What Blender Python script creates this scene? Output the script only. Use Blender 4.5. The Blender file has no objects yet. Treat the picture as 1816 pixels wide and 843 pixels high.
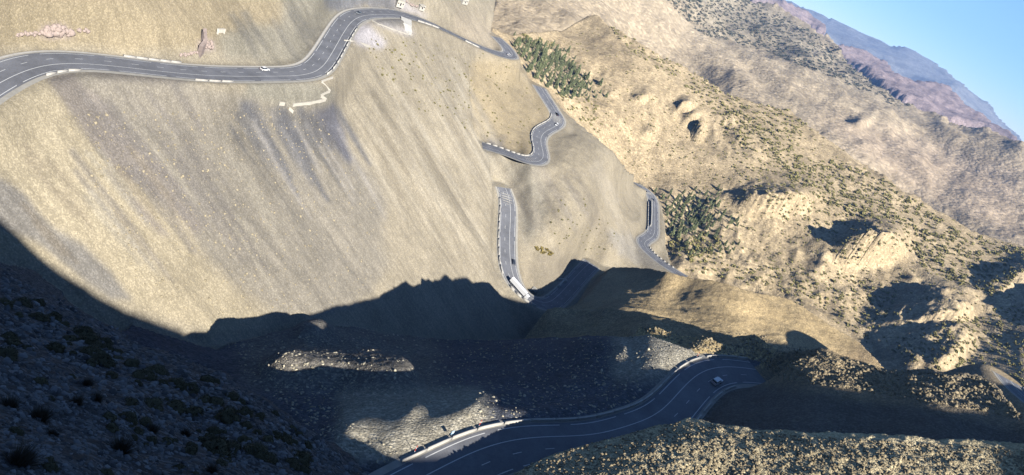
import bpy, math, random
import numpy as np
from mathutils import Vector, Matrix
# ---------------------------------------------------------------- camera
PW, PH = 1816, 843                       # size of the photograph
ROLL, PITCH, FPX = 27.0, 23.5, 1310.0    # camera tilt, downward pitch, focal length in photo pixels
SUN_AZ, SUN_EL = 137.0, 31.0
scene = bpy.context.scene; COL = scene.collection
cam_d = bpy.data.cameras.new('camera'); cam = bpy.data.objects.new('camera', cam_d); COL.objects.link(cam)
_r, _p = math.radians(ROLL), math.radians(PITCH)
_up = Vector((0, math.sin(_p), math.cos(_p))); _fw = Vector((0, math.cos(_p), -math.sin(_p))); _x = Vector((1, 0, 0))
_right = _x*math.cos(_r)+_up*math.sin(_r); _upi = -_x*math.sin(_r)+_up*math.cos(_r)
cam.matrix_world = Matrix((( _right.x, _upi.x, -_fw.x, 0), (_right.y, _upi.y, -_fw.y, 0), (_right.z, _upi.z, -_fw.z, 0), (0, 0, 0, 1)))
cam_d.sensor_width = 36; cam_d.sensor_fit = 'HORIZONTAL'; cam_d.lens = FPX/PW*36
cam_d.clip_start = .3; cam_d.clip_end = 60000
scene.camera = cam
# ---------------------------------------------------------------- sky, sun
world = bpy.data.worlds.new('World'); scene.world = world; world.use_nodes = True
_nt = world.node_tree; _bg = _nt.nodes['Background']; _sky = _nt.nodes.new('ShaderNodeTexSky')
_sky.sky_type = 'NISHITA'; _sky.sun_disc = False; _sky.sun_elevation = math.radians(SUN_EL); _sky.sun_rotation = math.radians(SUN_AZ)
_sky.altitude = 2000; _sky.air_density = 1.0; _sky.dust_density = 0; _sky.ozone_density = 6.0
_nt.links.new(_sky.outputs[0], _bg.inputs[0]); _bg.inputs[1].default_value = .074
sun_d = bpy.data.lights.new('sun', 'SUN'); sun = bpy.data.objects.new('sun', sun_d); COL.objects.link(sun)
sun_d.energy = 5.0; sun_d.angle = math.radians(.5); sun_d.color = (1, .955, .89)
_az, _el = math.radians(SUN_AZ), math.radians(SUN_EL)
SUN_DIR = np.array([math.sin(_az)*math.cos(_el), math.cos(_az)*math.cos(_el), math.sin(_el)])
sun.rotation_euler = (-Vector(SUN_DIR)).to_track_quat('-Z', 'Y').to_euler(); sun.location = (60, -60, 80)
scene.view_settings.view_transform = 'Standard'; scene.view_settings.look = 'None'
scene.view_settings.exposure = 1.3; scene.view_settings.gamma = 1; scene.view_settings.use_curve_mapping = False
scene.render.engine = 'CYCLES'
scene.cycles.max_bounces = 4; scene.cycles.diffuse_bounces = 0; scene.cycles.glossy_bounces = 1; scene.cycles.transmission_bounces = 2
scene.cycles.volume_bounces = 0; scene.cycles.use_denoising = True; scene.cycles.volume_step_rate = 4
HAZE = 5e-5
random.seed(7); rng = np.random.default_rng(7)
# ======================================================================
#  terrain: a height field reconstructed from the photograph
# ======================================================================
def ray(px, py):
    px = np.asarray(px, float); py = np.asarray(py, float)
    r = math.radians(ROLL); p = math.radians(PITCH)
    dx = px-PW/2; dy = py-PH/2
    h = dx*math.cos(r)+dy*math.sin(r); u = dx*math.sin(r)-dy*math.cos(r)
    d = np.stack([h, FPX*math.cos(p)+u*math.sin(p), -FPX*math.sin(p)+u*math.cos(p)], -1)
    return d/np.linalg.norm(d, axis=-1, keepdims=True)
def proj(P):
    P = np.asarray(P, float); r = math.radians(ROLL); p = math.radians(PITCH)
    f = P[..., 1]*math.cos(p)-P[..., 2]*math.sin(p); u = P[..., 1]*math.sin(p)+P[..., 2]*math.cos(p); h = P[..., 0]
    f = np.where(f < 1e-3, 1e-3, f); h = h/f*FPX; u = u/f*FPX
    return PW/2+h*math.cos(r)+u*math.sin(r), PH/2+h*math.sin(r)-u*math.cos(r)
def at_z(px, py, z):
    d = ray(px, py); return d*(z/d[..., 2:3] if np.ndim(px) else z/d[2])

# ---- noise -------------------------------------------------------------
def _hash(ix, iy, s):
    h = (ix.astype(np.int64)*374761393+iy.astype(np.int64)*668265263+s*982451653) & 0x7fffffff
    h = ((h ^ (h >> 13))*1274126177) & 0x7fffffff
    return (h ^ (h >> 16)) & 0x7fffffff
def gnoise(x, y, s=0):
    ix = np.floor(x); iy = np.floor(y); fx = x-ix; fy = y-iy
    u = fx*fx*fx*(fx*(fx*6-15)+10); v = fy*fy*fy*(fy*(fy*6-15)+10)
    def g(a, b):
        t = _hash(ix+a, iy+b, s)*(2*math.pi/0x7fffffff)
        return np.cos(t)*(fx-a)+np.sin(t)*(fy-b)
    return ((g(0, 0)*(1-u)+g(1, 0)*u)*(1-v)+(g(0, 1)*(1-u)+g(1, 1)*u)*v)*1.5
def fbm(x, y, wl, octs=4, s=0, gain=.5):
    o = 0; a = 1.
    for k in range(octs):
        o = o+a*gnoise(x/wl+17.3*k, y/wl-9.1*k, s+k); a *= gain; wl *= .5
    return o
def ridged(x, y, wl, octs=4, s=0, gain=.55):
    o = 0; a = 1.
    for k in range(octs):
        o = o+a*(.5-np.abs(gnoise(x/wl+5.7*k, y/wl+3.9*k, s+k))); a *= gain; wl *= .5
    return o

# ---- polygons / thin plate splines -------------------------------------
def inpoly(px, py, poly):
    c = np.zeros(px.shape, bool); n = len(poly)
    for i in range(n):
        x0, y0 = poly[i]; x1, y1 = poly[(i+1) % n]
        if y0 == y1: continue
        m = (py >= min(y0, y1)) & (py < max(y0, y1))
        if not m.any(): continue
        c[m] ^= px[m] < (x1-x0)*(py[m]-y0)/(y1-y0)+x0
    return c
class TPS:
    def __init__(s, pts, val, lam=1e-4):
        s.p = np.array(pts, float)/500; n = len(s.p)
        d = np.linalg.norm(s.p[:, None]-s.p[None], axis=2); K = s._k(d)+lam*np.eye(n)
        Pm = np.c_[np.ones(n), s.p]; A = np.zeros((n+3, n+3)); A[:n, :n] = K; A[:n, n:] = Pm; A[n:, :n] = Pm.T
        s.w = np.linalg.solve(A, np.r_[np.array(val, float), 0, 0, 0])
    def _k(s, d): return np.where(d > 1e-9, d*d*np.log(np.maximum(d, 1e-9)), 0)
    def __call__(s, x, y):
        x = np.asarray(x, float)/500; y = np.asarray(y, float)/500
        o = s.w[-3]+s.w[-2]*x+s.w[-1]*y
        for i in range(len(s.p)):
            o = o+s.w[i]*s._k(np.hypot(x-s.p[i, 0], y-s.p[i, 1]))
        return o

# ---- the layers of ground, near to far: outline seen and distances ------
_k1P = at_z(450, 150, -117.0); _az, _dp = math.radians(98), math.radians(38)
_k1n = np.array([math.sin(_az)*math.sin(_dp), math.cos(_az)*math.sin(_dp), math.cos(_dp)])
def k1_inv(px, py): return (ray(px, py)@_k1n)/(_k1P@_k1n)
def k1d(px, py): return float(1/k1_inv(px, py))
def zd(px, py, z): return float(z/ray(px, py)[2])
LAYERS = []
def layer(name, poly, ctl, fn=None):
    if fn is None:
        t = TPS([(c[0], c[1]) for c in ctl], [1000./c[2] for c in ctl])
        fn = lambda x, y: t(x, y)/1000.
    LAYERS.append((name, poly, fn))
layer('hillside', [(-900, 300), (-300, 390), (0, 465), (60, 482), (110, 515), (140, 548), (220, 592), (300, 625), (400, 662), (470, 702), (540, 757), (600, 795), (650, 843), (720, 940), (900, 1500), (-900, 1500)],
      [(650, 843, 25), (540, 757, 28), (400, 662, 33), (220, 592, 41), (140, 548, 46), (0, 465, 58), (300, 843, 12.5), (0, 843, 8.5), (0, 650, 17), (150, 700, 16.5), (450, 760, 20.5), (-300, 390, 75), (-300, 900, 6.5), (600, 1100, 9), (250, 700, 19)])
layer('mound', [(860, 870), (885, 840), (920, 815), (945, 800), (962, 790), (1000, 772), (1022, 765), (1060, 760), (1120, 760), (1190, 756), (1215, 745), (1235, 748), (1265, 758), (1330, 766), (1400, 772), (1500, 776), (1600, 780), (1700, 787), (1816, 797), (2200, 830), (2600, 900), (2600, 1500), (780, 1500)],
      [(885, 840, 153), (960, 792, 162), (1060, 762, 171), (1210, 747, 176), (1400, 772, 178), (1600, 780, 188), (1816, 797, 198), (1000, 843, 151), (1300, 843, 157), (1600, 843, 171), (1816, 843, 189), (1300, 1000, 125), (1850, 1000, 125), (900, 1000, 108)])
layer('spur', [(1225, 760), (1240, 735), (1265, 710), (1300, 680), (1345, 648), (1370, 622), (1386, 606), (1402, 600), (1430, 606), (1470, 622), (1520, 640), (1570, 656), (1630, 655), (1690, 659), (1740, 666), (1772, 688), (1800, 720), (1816, 745), (1900, 830), (2300, 1000), (2300, 1200), (1200, 1200)],
      [(1235, 740, zd(1235, 740, -101)), (1290, 690, zd(1290, 690, -99.5)), (1345, 648, zd(1345, 648, -98)), (1390, 602, 252), (1450, 616, 253), (1570, 655, 253), (1690, 659, 258), (1740, 666, 260), (1816, 745, 229), (1300, 775, 190), (1500, 782, 198), (1816, 800, 213), (1450, 700, 222), (1650, 730, 220), (1300, 900, 150), (1900, 900, 150)])
NR = lambda x, y, z=-101.: (x, y, zd(x, y, z))       # the near road runs about level
layer('slope', [(140, 720), (190, 600), (235, 572), (300, 592), (380, 618), (420, 606), (480, 592), (530, 582), (620, 578), (700, 590), (800, 602), (900, 601), (1000, 599), (1100, 598), (1150, 592), (1190, 607), (1236, 627), (1262, 627), (1300, 632), (1345, 640), (1420, 650), (1500, 700), (1500, 1300), (140, 1300)],
      [NR(790, 843, -103), NR(720, 832, -103), NR(850, 752, -102.4), NR(900, 795, -102.5), NR(1000, 742, -101.8), NR(1061, 783, -101.5), NR(1120, 745, -101), NR(1188, 733, -100.4), NR(1200, 680, -99.8), NR(1244, 669, -99.4), NR(1245, 630, -99), NR(1346, 659, -98),
       NR(640, 790, -105.2), NR(615, 748, -106.8), NR(740, 745, -104.8), NR(840, 709, -105.2), NR(730, 724, -106), NR(560, 725, -121), NR(604, 729, -117), NR(725, 705, -116), NR(838, 689, -116), NR(700, 685, -126), NR(480, 700, -131), NR(430, 650, -146), NR(400, 615, -161), NR(620, 580, -176), NR(530, 584, -171), NR(700, 655, -142), NR(800, 603, -172), NR(900, 601, -156), NR(900, 670, -122), NR(1000, 600, -136), NR(1030, 660, -112), NR(1100, 600, -112.5), NR(1150, 594, -103.5), NR(1190, 607, -100.5), NR(1120, 640, -104), NR(1040, 610, -120), NR(560, 650, -147),
       NR(300, 590, -158), NR(200, 545, -154), NR(0, 425, -140), (-300, 250, k1d(-300, 250)*.985), NR(200, 640, -125), NR(900, 1000, -96)])
layer('knoll', [(1120, 600), (1132, 580), (1160, 579), (1200, 590), (1230, 597), (1270, 601), (1310, 606), (1345, 592), (1372, 599), (1395, 606), (1440, 640), (1400, 700), (1200, 700)],
      [NR(1132, 580, -112.5), NR(1160, 580, -107.5), NR(1230, 597, -102.5), NR(1310, 606, -96), NR(1350, 595, -91.5), (1395, 606, 258), (1160, 600, 262), (1236, 628, zd(1236, 628, -98.6)), (1345, 642, zd(1345, 642, -97)), (1440, 640, 240), (1300, 620, 248)])
layer('ridge', [(930, 600), (972, 546), (1000, 548), (1080, 548), (1130, 553), (1180, 564), (1230, 576), (1290, 594), (1345, 592), (1380, 640), (1200, 720), (930, 720)],
      [NR(972, 547, -170), NR(1080, 548, -151), NR(1130, 553, -143), NR(1180, 564, -132), (1290, 594, 296), (1345, 592, 286), (1000, 598, 345), (1100, 590, 318), (1150, 580, 306), (930, 600, 365), (1050, 570, 352)])
layer('spine', [(1030, 530), (1050, 490), (1062, 471), (1085, 473), (1110, 475), (1180, 480), (1250, 495), (1330, 516), (1380, 524), (1420, 540), (1450, 560), (1500, 590), (1525, 606), (1545, 630), (1572, 657), (1600, 720), (1200, 720), (985, 560)],
      [(1062, 471, 545), (1110, 475, 535), NR(1180, 480, -163), NR(1250, 495, -154), NR(1330, 516, -147), NR(1450, 560, -145), NR(1545, 630, -144), NR(1572, 657, -144), (1010, 545, 462), (1100, 548, 425), NR(1180, 562, -166), NR(1290, 592, -154), NR(1400, 603, -150), NR(1500, 640, -148), NR(1350, 560, -151), NR(1200, 520, -166)])
layer('cliff', [(-1500, -900), (1200, -900), (890, -60), (876, 20), (874, 62), (852, 100), (829, 118), (833, 160), (838, 197), (850, 235), (858, 258), (875, 290), (888, 328), (886, 400), (886, 470), (905, 507), (930, 538), (975, 552), (975, 760), (-1500, 1200)], None, k1_inv)
layer('facet', [(700, -60), (848, -10), (862, 25), (873, 45), (885, 62), (905, 85), (935, 122), (965, 155), (1000, 195), (1060, 245), (1105, 290), (1130, 318), (1150, 334), (1168, 352), (1180, 400), (1180, 440), (1198, 482), (1240, 500), (1240, 620), (700, 620)],
      [(870, 95, k1d(870, 95)+2), (829, 118, k1d(829, 118)+3), (800, 60, k1d(800, 60)+3), (862, 25, k1d(862, 25)+6), (838, 197, k1d(838, 197)+14), (858, 258, k1d(858, 258)+12), (888, 335, k1d(888, 335)+3), (888, 430, k1d(888, 430)+2), (907, 500, k1d(907, 500)+2), (940, 538, k1d(940, 538)+2), (990, 205, zd(990, 205, -146)), (966, 150, zd(966, 150, -135)), (960, 288, zd(960, 288, -158)), (910, 275, zd(910, 275, -162)),
       (905, 410, zd(905, 410, -193)), (960, 538, zd(960, 538, -214)), (1040, 475, zd(1040, 475, -217)), (985, 545, zd(985, 545, -217)), (1000, 400, 500), (935, 345, 509), (962, 350, 512), (950, 400, 496), (1080, 330, 600), (1105, 290, 640), (1135, 325, zd(1135, 325, -196)), (1163, 380, zd(1163, 380, -202)), (1140, 428, zd(1140, 428, -205)), (1196, 480, zd(1196, 480, -207)), (1090, 430, 575), (905, 100, zd(905, 100, -124)), (935, 122, 640), (1240, 620, 420)])
layer('hills', [(830, 30), (875, 47), (900, 52), (940, 58), (995, 52), (1040, 28), (1062, 25), (1075, 40), (1100, 55), (1150, 80), (1200, 105), (1240, 130), (1290, 165), (1340, 180), (1400, 190), (1430, 220), (1480, 255), (1540, 285), (1600, 330), (1660, 370), (1720, 405), (1816, 435), (2100, 560), (2600, 760), (2600, 1200), (1300, 1200), (830, 700)],
      [(880, 45, 900), (920, 100, 850), (1000, 190, 830), (1100, 290, 840), (1180, 400, 775), (1200, 480, 705), (1330, 510, 722), (1450, 555, 732), (1550, 630, 712), (1600, 650, 700), (1740, 665, 715), (1816, 700, 690), (1816, 735, 650), (1075, 40, 1130), (1240, 130, 1090), (1400, 190, 1090), (1540, 285, 1050), (1660, 370, 1020), (1816, 435, 1040), (1300, 300, 890), (1500, 450, 840), (1700, 550, 835), (1000, 52, 1080), (1150, 170, 950), (1900, 900, 420), (1300, 700, 560)])
layer('downs', [(700, -300), (1250, -300), (1340, -8), (1395, 12), (1440, 32), (1470, 52), (1500, 85), (1540, 113), (1580, 145), (1610, 165), (1640, 180), (1690, 206), (1750, 216), (1790, 236), (1816, 250), (2200, 420), (2600, 600), (2600, 1100), (900, 700)],
      [(870, -5, 1500), (900, 45, 1350), (1062, 25, 1650), (1240, 130, 1750), (1400, 190, 1700), (1540, 285, 1680), (1660, 370, 1640), (1816, 435, 1600), (1340, 0, 2900), (1470, 52, 2900), (1640, 180, 2500), (1816, 250, 2300), (1250, 60, 2100), (1450, 150, 2050), (1700, 300, 1950), (870, -200, 2000), (1250, -200, 3000), (2200, 700, 1300)])
layer('crag', [(900, -300), (1300, -60), (1380, -5), (1430, 14), (1455, 30), (1468, 45), (1476, 70), (1500, 76), (1540, 86), (1580, 105), (1595, 122), (1612, 135), (1660, 142), (1690, 151), (1703, 168), (1730, 190), (1765, 212), (1797, 234), (1830, 262), (2300, 500), (2300, 900), (900, 600)],
      [(1380, 0, 4400), (1470, 60, 4300), (1612, 135, 4000), (1797, 234, 3700), (1640, 180, 3300), (1500, 100, 3700), (1300, -60, 4600), (1830, 270, 3200)])
layer('mountain', [(900, -500), (1200, -120), (1300, -52), (1380, -14), (1420, 4), (1480, 30), (1540, 60), (1580, 80), (1625, 91), (1650, 104), (1675, 120), (1700, 145), (1730, 168), (1752, 180), (1775, 206), (1800, 226), (1816, 238), (1850, 270), (1950, 330), (2300, 500), (2300, 900), (900, 600)],
      [(1380, -10, 10500), (1540, 60, 10300), (1700, 145, 9800), (1816, 238, 9300), (1640, 160, 8500), (1500, 80, 9000), (1300, -52, 10800), (1850, 300, 8200), (1200, 0, 9000)])
LID = {l[0]: i for i, l in enumerate(LAYERS)}

AZ = np.radians(np.r_[np.arange(-49, -41.5, .5), np.arange(-41.5, 40.8, .093)])
R_ROWS = np.r_[np.geomspace(3, 60, 170)[:-1], np.geomspace(60, 145, 130)[:-1], np.linspace(145, 560, 520)[:-1], np.geomspace(560, 1300, 170)[:-1], np.geomspace(1300, 5000, 110)[:-1], np.geomspace(5000, 12500, 60)]
def depth_lookup(px, py):
    """first layer that holds the pixel and its distance"""
    px = np.asarray(px, float); py = np.asarray(py, float)
    lid = np.full(px.shape, -1); inv = np.zeros(px.shape)
    for i, (nm, poly, fn) in enumerate(LAYERS):
        m = (lid < 0) & inpoly(px, py, poly)
        if m.any():
            inv[m] = fn(np.clip(px[m], -420, 2250), np.clip(py[m], -260, 1150)); lid[m] = i
    bad = (lid >= 0) & (inv < 1/14000.); inv[bad] = 1/14000.
    return lid, inv
def build_base():
    EL = np.radians(np.r_[np.arange(-74, -50, .3), np.arange(-50, 9.5, .055)])
    A, E = np.meshgrid(AZ, EL, indexing='ij')
    D = np.stack([np.sin(A)*np.cos(E), np.cos(A)*np.cos(E), np.sin(E)], -1)
    px, py = proj(D); lid, inv = depth_lookup(px, py)
    Z = np.zeros((len(AZ), len(R_ROWS)), np.float64); L = np.zeros(Z.shape, np.int8); V = np.zeros(Z.shape, bool)
    for c in range(len(AZ)):
        ok = (lid[c] >= 0) & (inv[c] > 0); d = 1/inv[c][ok]; e = EL[ok]; l = lid[c][ok]
        rr = d*np.cos(e); zz = d*np.sin(e)
        top = np.maximum.accumulate(np.r_[0, rr[:-1]]); keep = rr > top*1.0002+.004
        rr, zz, l = rr[keep], zz[keep], l[keep]
        R = [1.2]; Zc = [-1.75]; Ls = [0]; Vs = [0]
        for k in range(len(rr)):
            r0, z0 = R[-1], Zc[-1]; gap = rr[k]-r0
            if len(R) > 1 and gap > max(1.2, .022*r0) and l[k] != Ls[-1]:
                dz = zz[k]-z0
                for q, s in ((.18, .10), (.45, .17), (.8, .09)):
                    sag = s*min(gap, 900); R.append(r0+q*gap); Zc.append(z0+q*dz-sag); Ls.append(Ls[-1] if q < .5 else l[k]); Vs.append(0)
            R.append(rr[k]); Zc.append(zz[k]); Ls.append(l[k]); Vs.append(1)
        R = np.array(R); Zc = np.array(Zc); Ls = np.array(Ls); Vs = np.array(Vs)
        R = np.r_[R, 20000]; Zc = np.r_[Zc, Zc[-1]-.25*(20000-R[-2])*(1 if Ls[-1] >= LID['crag'] else .05)]; Ls = np.r_[Ls, Ls[-1]]; Vs = np.r_[Vs, 0]
        Z[c] = np.interp(R_ROWS, R, Zc); j = np.clip(np.searchsorted(R, R_ROWS), 1, len(R)-1)
        j = np.where(R_ROWS-R[j-1] < R[j]-R_ROWS, j-1, j); L[c] = Ls[j]; V[c] = Vs[j] > 0
    X = np.sin(AZ)[:, None]*R_ROWS[None]; Y = np.cos(AZ)[:, None]*R_ROWS[None]
    return X, Y, Z, L, V
# ---- shaping the base: bumps, ravines, erosion, benches for the roads ----
_sa = math.radians(SUN_AZ); SH = np.array([math.sin(_sa), math.cos(_sa)]); AH = np.array([math.sin(_sa-math.pi/2), math.cos(_sa-math.pi/2)])
def smooth(x, a, b):
    t = np.clip((x-a)/(b-a), 0, 1); return t*t*(3-2*t)
class PixMask:
    """polygon mask over photo pixels, blurred, sampled at pixels"""
    S = 2.; X0, Y0, NX, NY = -200., -160., 1120, 660
    def __init__(s, polys, blur=2, reps=2):
        gx, gy = np.meshgrid(s.X0+s.S*np.arange(s.NX), s.Y0+s.S*np.arange(s.NY))
        m = np.zeros(gx.shape, bool)
        for p in polys: m |= inpoly(gx, gy, p)
        m = m.astype(np.float32); blur = blur*2 if blur else 1
        for _ in range(reps):
            for ax in (0, 1):
                c = np.cumsum(np.pad(m, [(blur+1, blur) if k == ax else (0, 0) for k in (0, 1)], mode='edge'), axis=ax)
                n = m.shape[ax]; w = 2*blur+1
                m = (np.take(c, np.arange(w, w+n), axis=ax)-np.take(c, np.arange(0, n), axis=ax))/w
        s.m = m
    def __call__(s, px, py):
        x = np.clip((px-s.X0)/s.S, 0, s.NX-1.001); y = np.clip((py-s.Y0)/s.S, 0, s.NY-1.001)
        i = x.astype(int); j = y.astype(int); fx = x-i; fy = y-j; m = s.m
        return (m[j, i]*(1-fx)+m[j, i+1]*fx)*(1-fy)+(m[j+1, i]*(1-fx)+m[j+1, i+1]*fx)*fy
def zoomed(pts, ox, oy, k): return [(ox+x/k, oy+y/k) for x, y in pts]
LIT_BUMPS = [([(455, 655), (490, 648), (560, 648), (640, 650), (700, 662), (755, 683), (720, 685), (640, 680), (560, 683), (500, 675), (470, 668)], 8.),
             ([(510, 585), (560, 580), (610, 590), (570, 598), (530, 596)], 7.), ([(515, 630), (545, 622), (560, 632), (545, 640), (520, 636)], 7.5),
             ([(875, 625), (900, 617), (980, 608), (1060, 602), (1110, 605), (1110, 640), (1060, 640), (980, 640)], 2.)]
RAVINES = [zoomed([(40, 390), (110, 335), (200, 345), (270, 350), (330, 345), (375, 365), (430, 350), (480, 330), (555, 360), (530, 390), (440, 365), (370, 400), (320, 425), (270, 400), (160, 420), (110, 410)], 1260, 230, 3.243),
           zoomed([(500, 670), (580, 655), (740, 660), (830, 570), (910, 545), (1010, 575), (1030, 660), (880, 665), (800, 690), (640, 685)], 1260, 230, 3.243),
           zoomed([(60, 465), (200, 400), (345, 300), (560, 240), (565, 205), (720, 170), (860, 190), (960, 285), (820, 350), (730, 400), (600, 390), (480, 405), (420, 440), (150, 460)], 1500, 480, 4.684),
           zoomed([(190, 550), (300, 525), (520, 515), (720, 450), (870, 420), (1000, 420), (960, 480), (900, 520), (720, 570), (930, 610), (830, 660), (720, 750), (500, 760), (330, 760), (250, 680)], 1500, 480, 4.684),
           zoomed([(1160, 680), (1200, 635), (1330, 655), (1230, 670)], 820, 0, 3.92), zoomed([(1440, 740), (1530, 695), (1600, 710), (1530, 750)], 820, 0, 3.92),
           zoomed([(1200, 350), (1260, 310), (1320, 305), (1300, 330), (1230, 350)], 820, 150, 3.92), zoomed([(1470, 265), (1560, 215), (1640, 190), (1600, 230), (1500, 270)], 820, 150, 3.92),
           zoomed([(1590, 260), (1650, 245), (1660, 300), (1620, 380), (1600, 320)], 820, 150, 3.92), zoomed([(770, 695), (850, 660), (930, 640), (920, 660), (850, 690)], 1260, 0, 3.243),
           zoomed([(980, 635), (1030, 605), (1065, 625)], 1260, 0, 3.243), [(1690, 528), (1766, 489), (1816, 463), (1850, 470), (1816, 484), (1760, 507)]]
def add_spurs(lname):
    """each dark patch on the hills is the steep flank of a spur: the ground in it climbs to the right, toward the sun"""
    i = LID[lname]; nm_, poly_, f0 = LAYERS[i]; parts = []
    for poly in RAVINES:
        p = np.array(poly); c = p.mean(0); l, _ = depth_lookup(np.array([c[0]]), np.array([c[1]]))
        if l[0] != i: continue
        k0, k1 = p[p[:, 0].argmin()], p[p[:, 0].argmax()]; w = k1[0]-k0[0]
        d0, d1 = 1/float(f0(*k0)), 1/float(f0(*k1)); P0, P1 = ray(*k0)*d0, ray(*k1)*d1
        az_ = math.atan2(*(P0+P1)[:2]); lat = abs((P1-P0)[0]*math.cos(az_)-(P1-P0)[1]*math.sin(az_)); need = max(6., .95*lat-(P1[2]-P0[2]))
        A = min(.155 if w > 40 else .075, need/abs(P1[2]))
        q = [tuple(x) for x in p]+[]; sh = [(x+.16*w, y+.02*w) for x, y in q]
        parts.append((PixMask([q, sh], 2 if w < 70 else 5, 2), k0[0], w, A))
    def fn(x, y):
        o = f0(x, y); g = np.zeros(np.shape(o))
        for mk, x0, w, A in parts: g = np.maximum(g, A*np.clip((np.asarray(x)-x0)/w, 0, 1.15)*smooth(mk(x, y), .0, .8))
        return o*(1+g)
    LAYERS[i] = (nm_, poly_, fn)
ROADS = {   # centre lines in photo pixels (points on the ground), asphalt half width
    'upper': (zoomed([(-260, 690), (-120, 600), (0, 528), (150, 462), (300, 418), (480, 412), (700, 430), (900, 455), (1100, 480), (1330, 507), (1600, 520), (1804, 522)], 0, 0, 3.92) +
              zoomed([(100, 520), (300, 522), (400, 515), (460, 490), (510, 440), (560, 360), (600, 290), (640, 220), (680, 160), (720, 120), (780, 95), (860, 88), (960, 88), (1060, 95), (1130, 112), (1200, 138), (1280, 165), (1400, 225), (1500, 275), (1600, 325), (1690, 368), (1780, 393)], 440, 0, 3.92) + [(903, 102), (909, 100), (905, 92), (893, 78), (880, 66)], 6.0),
    'zigzag': (zoomed([(400, 20), (440, 80), (500, 170), (545, 240), (580, 290), (594, 330), (570, 365), (520, 395), (450, 425), (405, 460), (390, 510), (405, 580), (425, 640), (420, 690), (380, 718), (320, 718), (240, 695), (150, 660), (60, 625), (-30, 595), (-130, 570)], 880, 150, 5.27), 6.0),
    'middle': ([(893, 333), (900, 350), (902, 380), (900, 410), (898, 440), (899, 462), (904, 485), (912, 503), (925, 520), (940, 533), (955, 541), (970, 543), (983, 537), (996, 525), (1010, 510), (1024, 494), (1038, 479), (1050, 468)], 6.0),
    'lower': (zoomed([(60, -20), (120, 10), (200, 50), (265, 120), (292, 200), (296, 300), (296, 400), (296, 500), (298, 600), (280, 672), (220, 712), (160, 740), (135, 775), (165, 830)], 1120, 330, 7.66) + [(1146, 444), (1158, 455), (1175, 469), (1192, 480), (1215, 492)], 5.2),
    'near': ([(640, 930), (700, 890), (750, 862), (790, 843), (826, 821), (862, 805), (891, 795), (927, 787), (972, 784), (1016, 785), (1061, 783), (1090, 776), (1117, 765), (1150, 756), (1170, 746), (1188, 733), (1202, 716), (1215, 700), (1229, 685), (1244, 670), (1264, 660), (1287, 656), (1315, 657), (1346, 662)], 6.0),
    'bend': ([(1786, 672), (1796, 688), (1812, 704), (1836, 722), (1870, 745)], 6.0)}
def resample(P, step):
    s = np.r_[0, np.cumsum(np.linalg.norm(np.diff(P[:, :2], axis=0), axis=1))]
    n = max(4, int(s[-1]/step)); q = np.linspace(0, s[-1], n+1)
    return np.stack([np.interp(q, s, P[:, k]) for k in range(P.shape[1])], -1)
def gsmooth(v, sig):
    k = np.arange(-int(3*sig)-1, int(3*sig)+2); g = np.exp(-.5*(k/sig)**2); g /= g.sum(); n = len(k)//2
    vp = np.r_[2*v[0]-v[1:n+1][::-1], v, 2*v[-1]-v[-n-1:-1][::-1]] if len(v) > n+1 else np.pad(v, n, mode='edge')
    return np.convolve(vp, g, 'valid')
ROAD3 = {}
def build_roads():
    for nm, (pts, hw) in ROADS.items():
        p = np.array(pts, float)
        if nm == 'near':
            z = np.interp(p[:, 0], [640, 1061, 1346], [-103.4, -101.4, -98.2]); P = np.stack([at_z(a, b, c) for (a, b), c in zip(p, z)])
        elif nm == 'bend': P = np.stack([at_z(a, b, -96.) for a, b in p])
        else:
            lid, inv = [], []
            use = {'upper': 'cliff', 'zigzag': 'facet', 'middle': 'facet', 'lower': 'facet'}[nm]; fn = LAYERS[LID[use]][2]; fn2 = LAYERS[LID['facet']][2]
            d = np.array([1/(fn2 if nm == 'upper' and a > 868 else fn)(a, b) for a, b in p]).ravel(); P = ray(p[:, 0], p[:, 1])*d[:, None]
            # the road is smooth in height: smooth z along the line, keep the direction seen
            s = np.r_[0, np.cumsum(np.linalg.norm(np.diff(P[:, :2], axis=0), axis=1))]; Q = resample(P, 2.)
            zs = gsmooth(Q[:, 2], 22); zz = np.interp(s, np.linspace(0, s[-1], len(Q)), zs)
            P = P*(zz/P[:, 2])[:, None]
        Q = resample(P, 2.)
        sg = {'near': 3., 'upper': 4., 'bend': 3.}.get(nm, 3.)
        for k in (0, 1): Q[:, k] = gsmooth(Q[:, k], sg)
        Q[:, 2] = gsmooth(Q[:, 2], 8)
        ROAD3[nm] = (resample(Q, 2.), hw)
def near_line(x, y, Q, reach):
    """distance to a polyline, its height and the index there, for points within reach"""
    m = (x > Q[:, 0].min()-reach) & (x < Q[:, 0].max()+reach) & (y > Q[:, 1].min()-reach) & (y < Q[:, 1].max()+reach)
    idx = np.nonzero(m)[0]; best = np.full(len(idx), 1e9); zq = np.zeros(len(idx)); side = np.zeros(len(idx)); xx, yy = x[idx], y[idx]
    for k in range(len(Q)-1):
        a, b = Q[k], Q[k+1]; d = b-a; L2 = d[0]**2+d[1]**2
        loc = np.nonzero((np.abs(xx-a[0]) < reach+4) & (np.abs(yy-a[1]) < reach+4))[0]
        if not len(loc): continue
        t = np.clip(((xx[loc]-a[0])*d[0]+(yy[loc]-a[1])*d[1])/L2, 0, 1)
        ex = xx[loc]-a[0]-t*d[0]; ey = yy[loc]-a[1]-t*d[1]; r = np.hypot(ex, ey); up = r < best[loc]; w = loc[up]
        best[w] = r[up]; zq[w] = a[2]+t[up]*d[2]; side[w] = np.sign(d[0]*ey[up]-d[1]*ex[up])
    k = best < reach
    return idx[k], best[k], zq[k], side[k]
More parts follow.
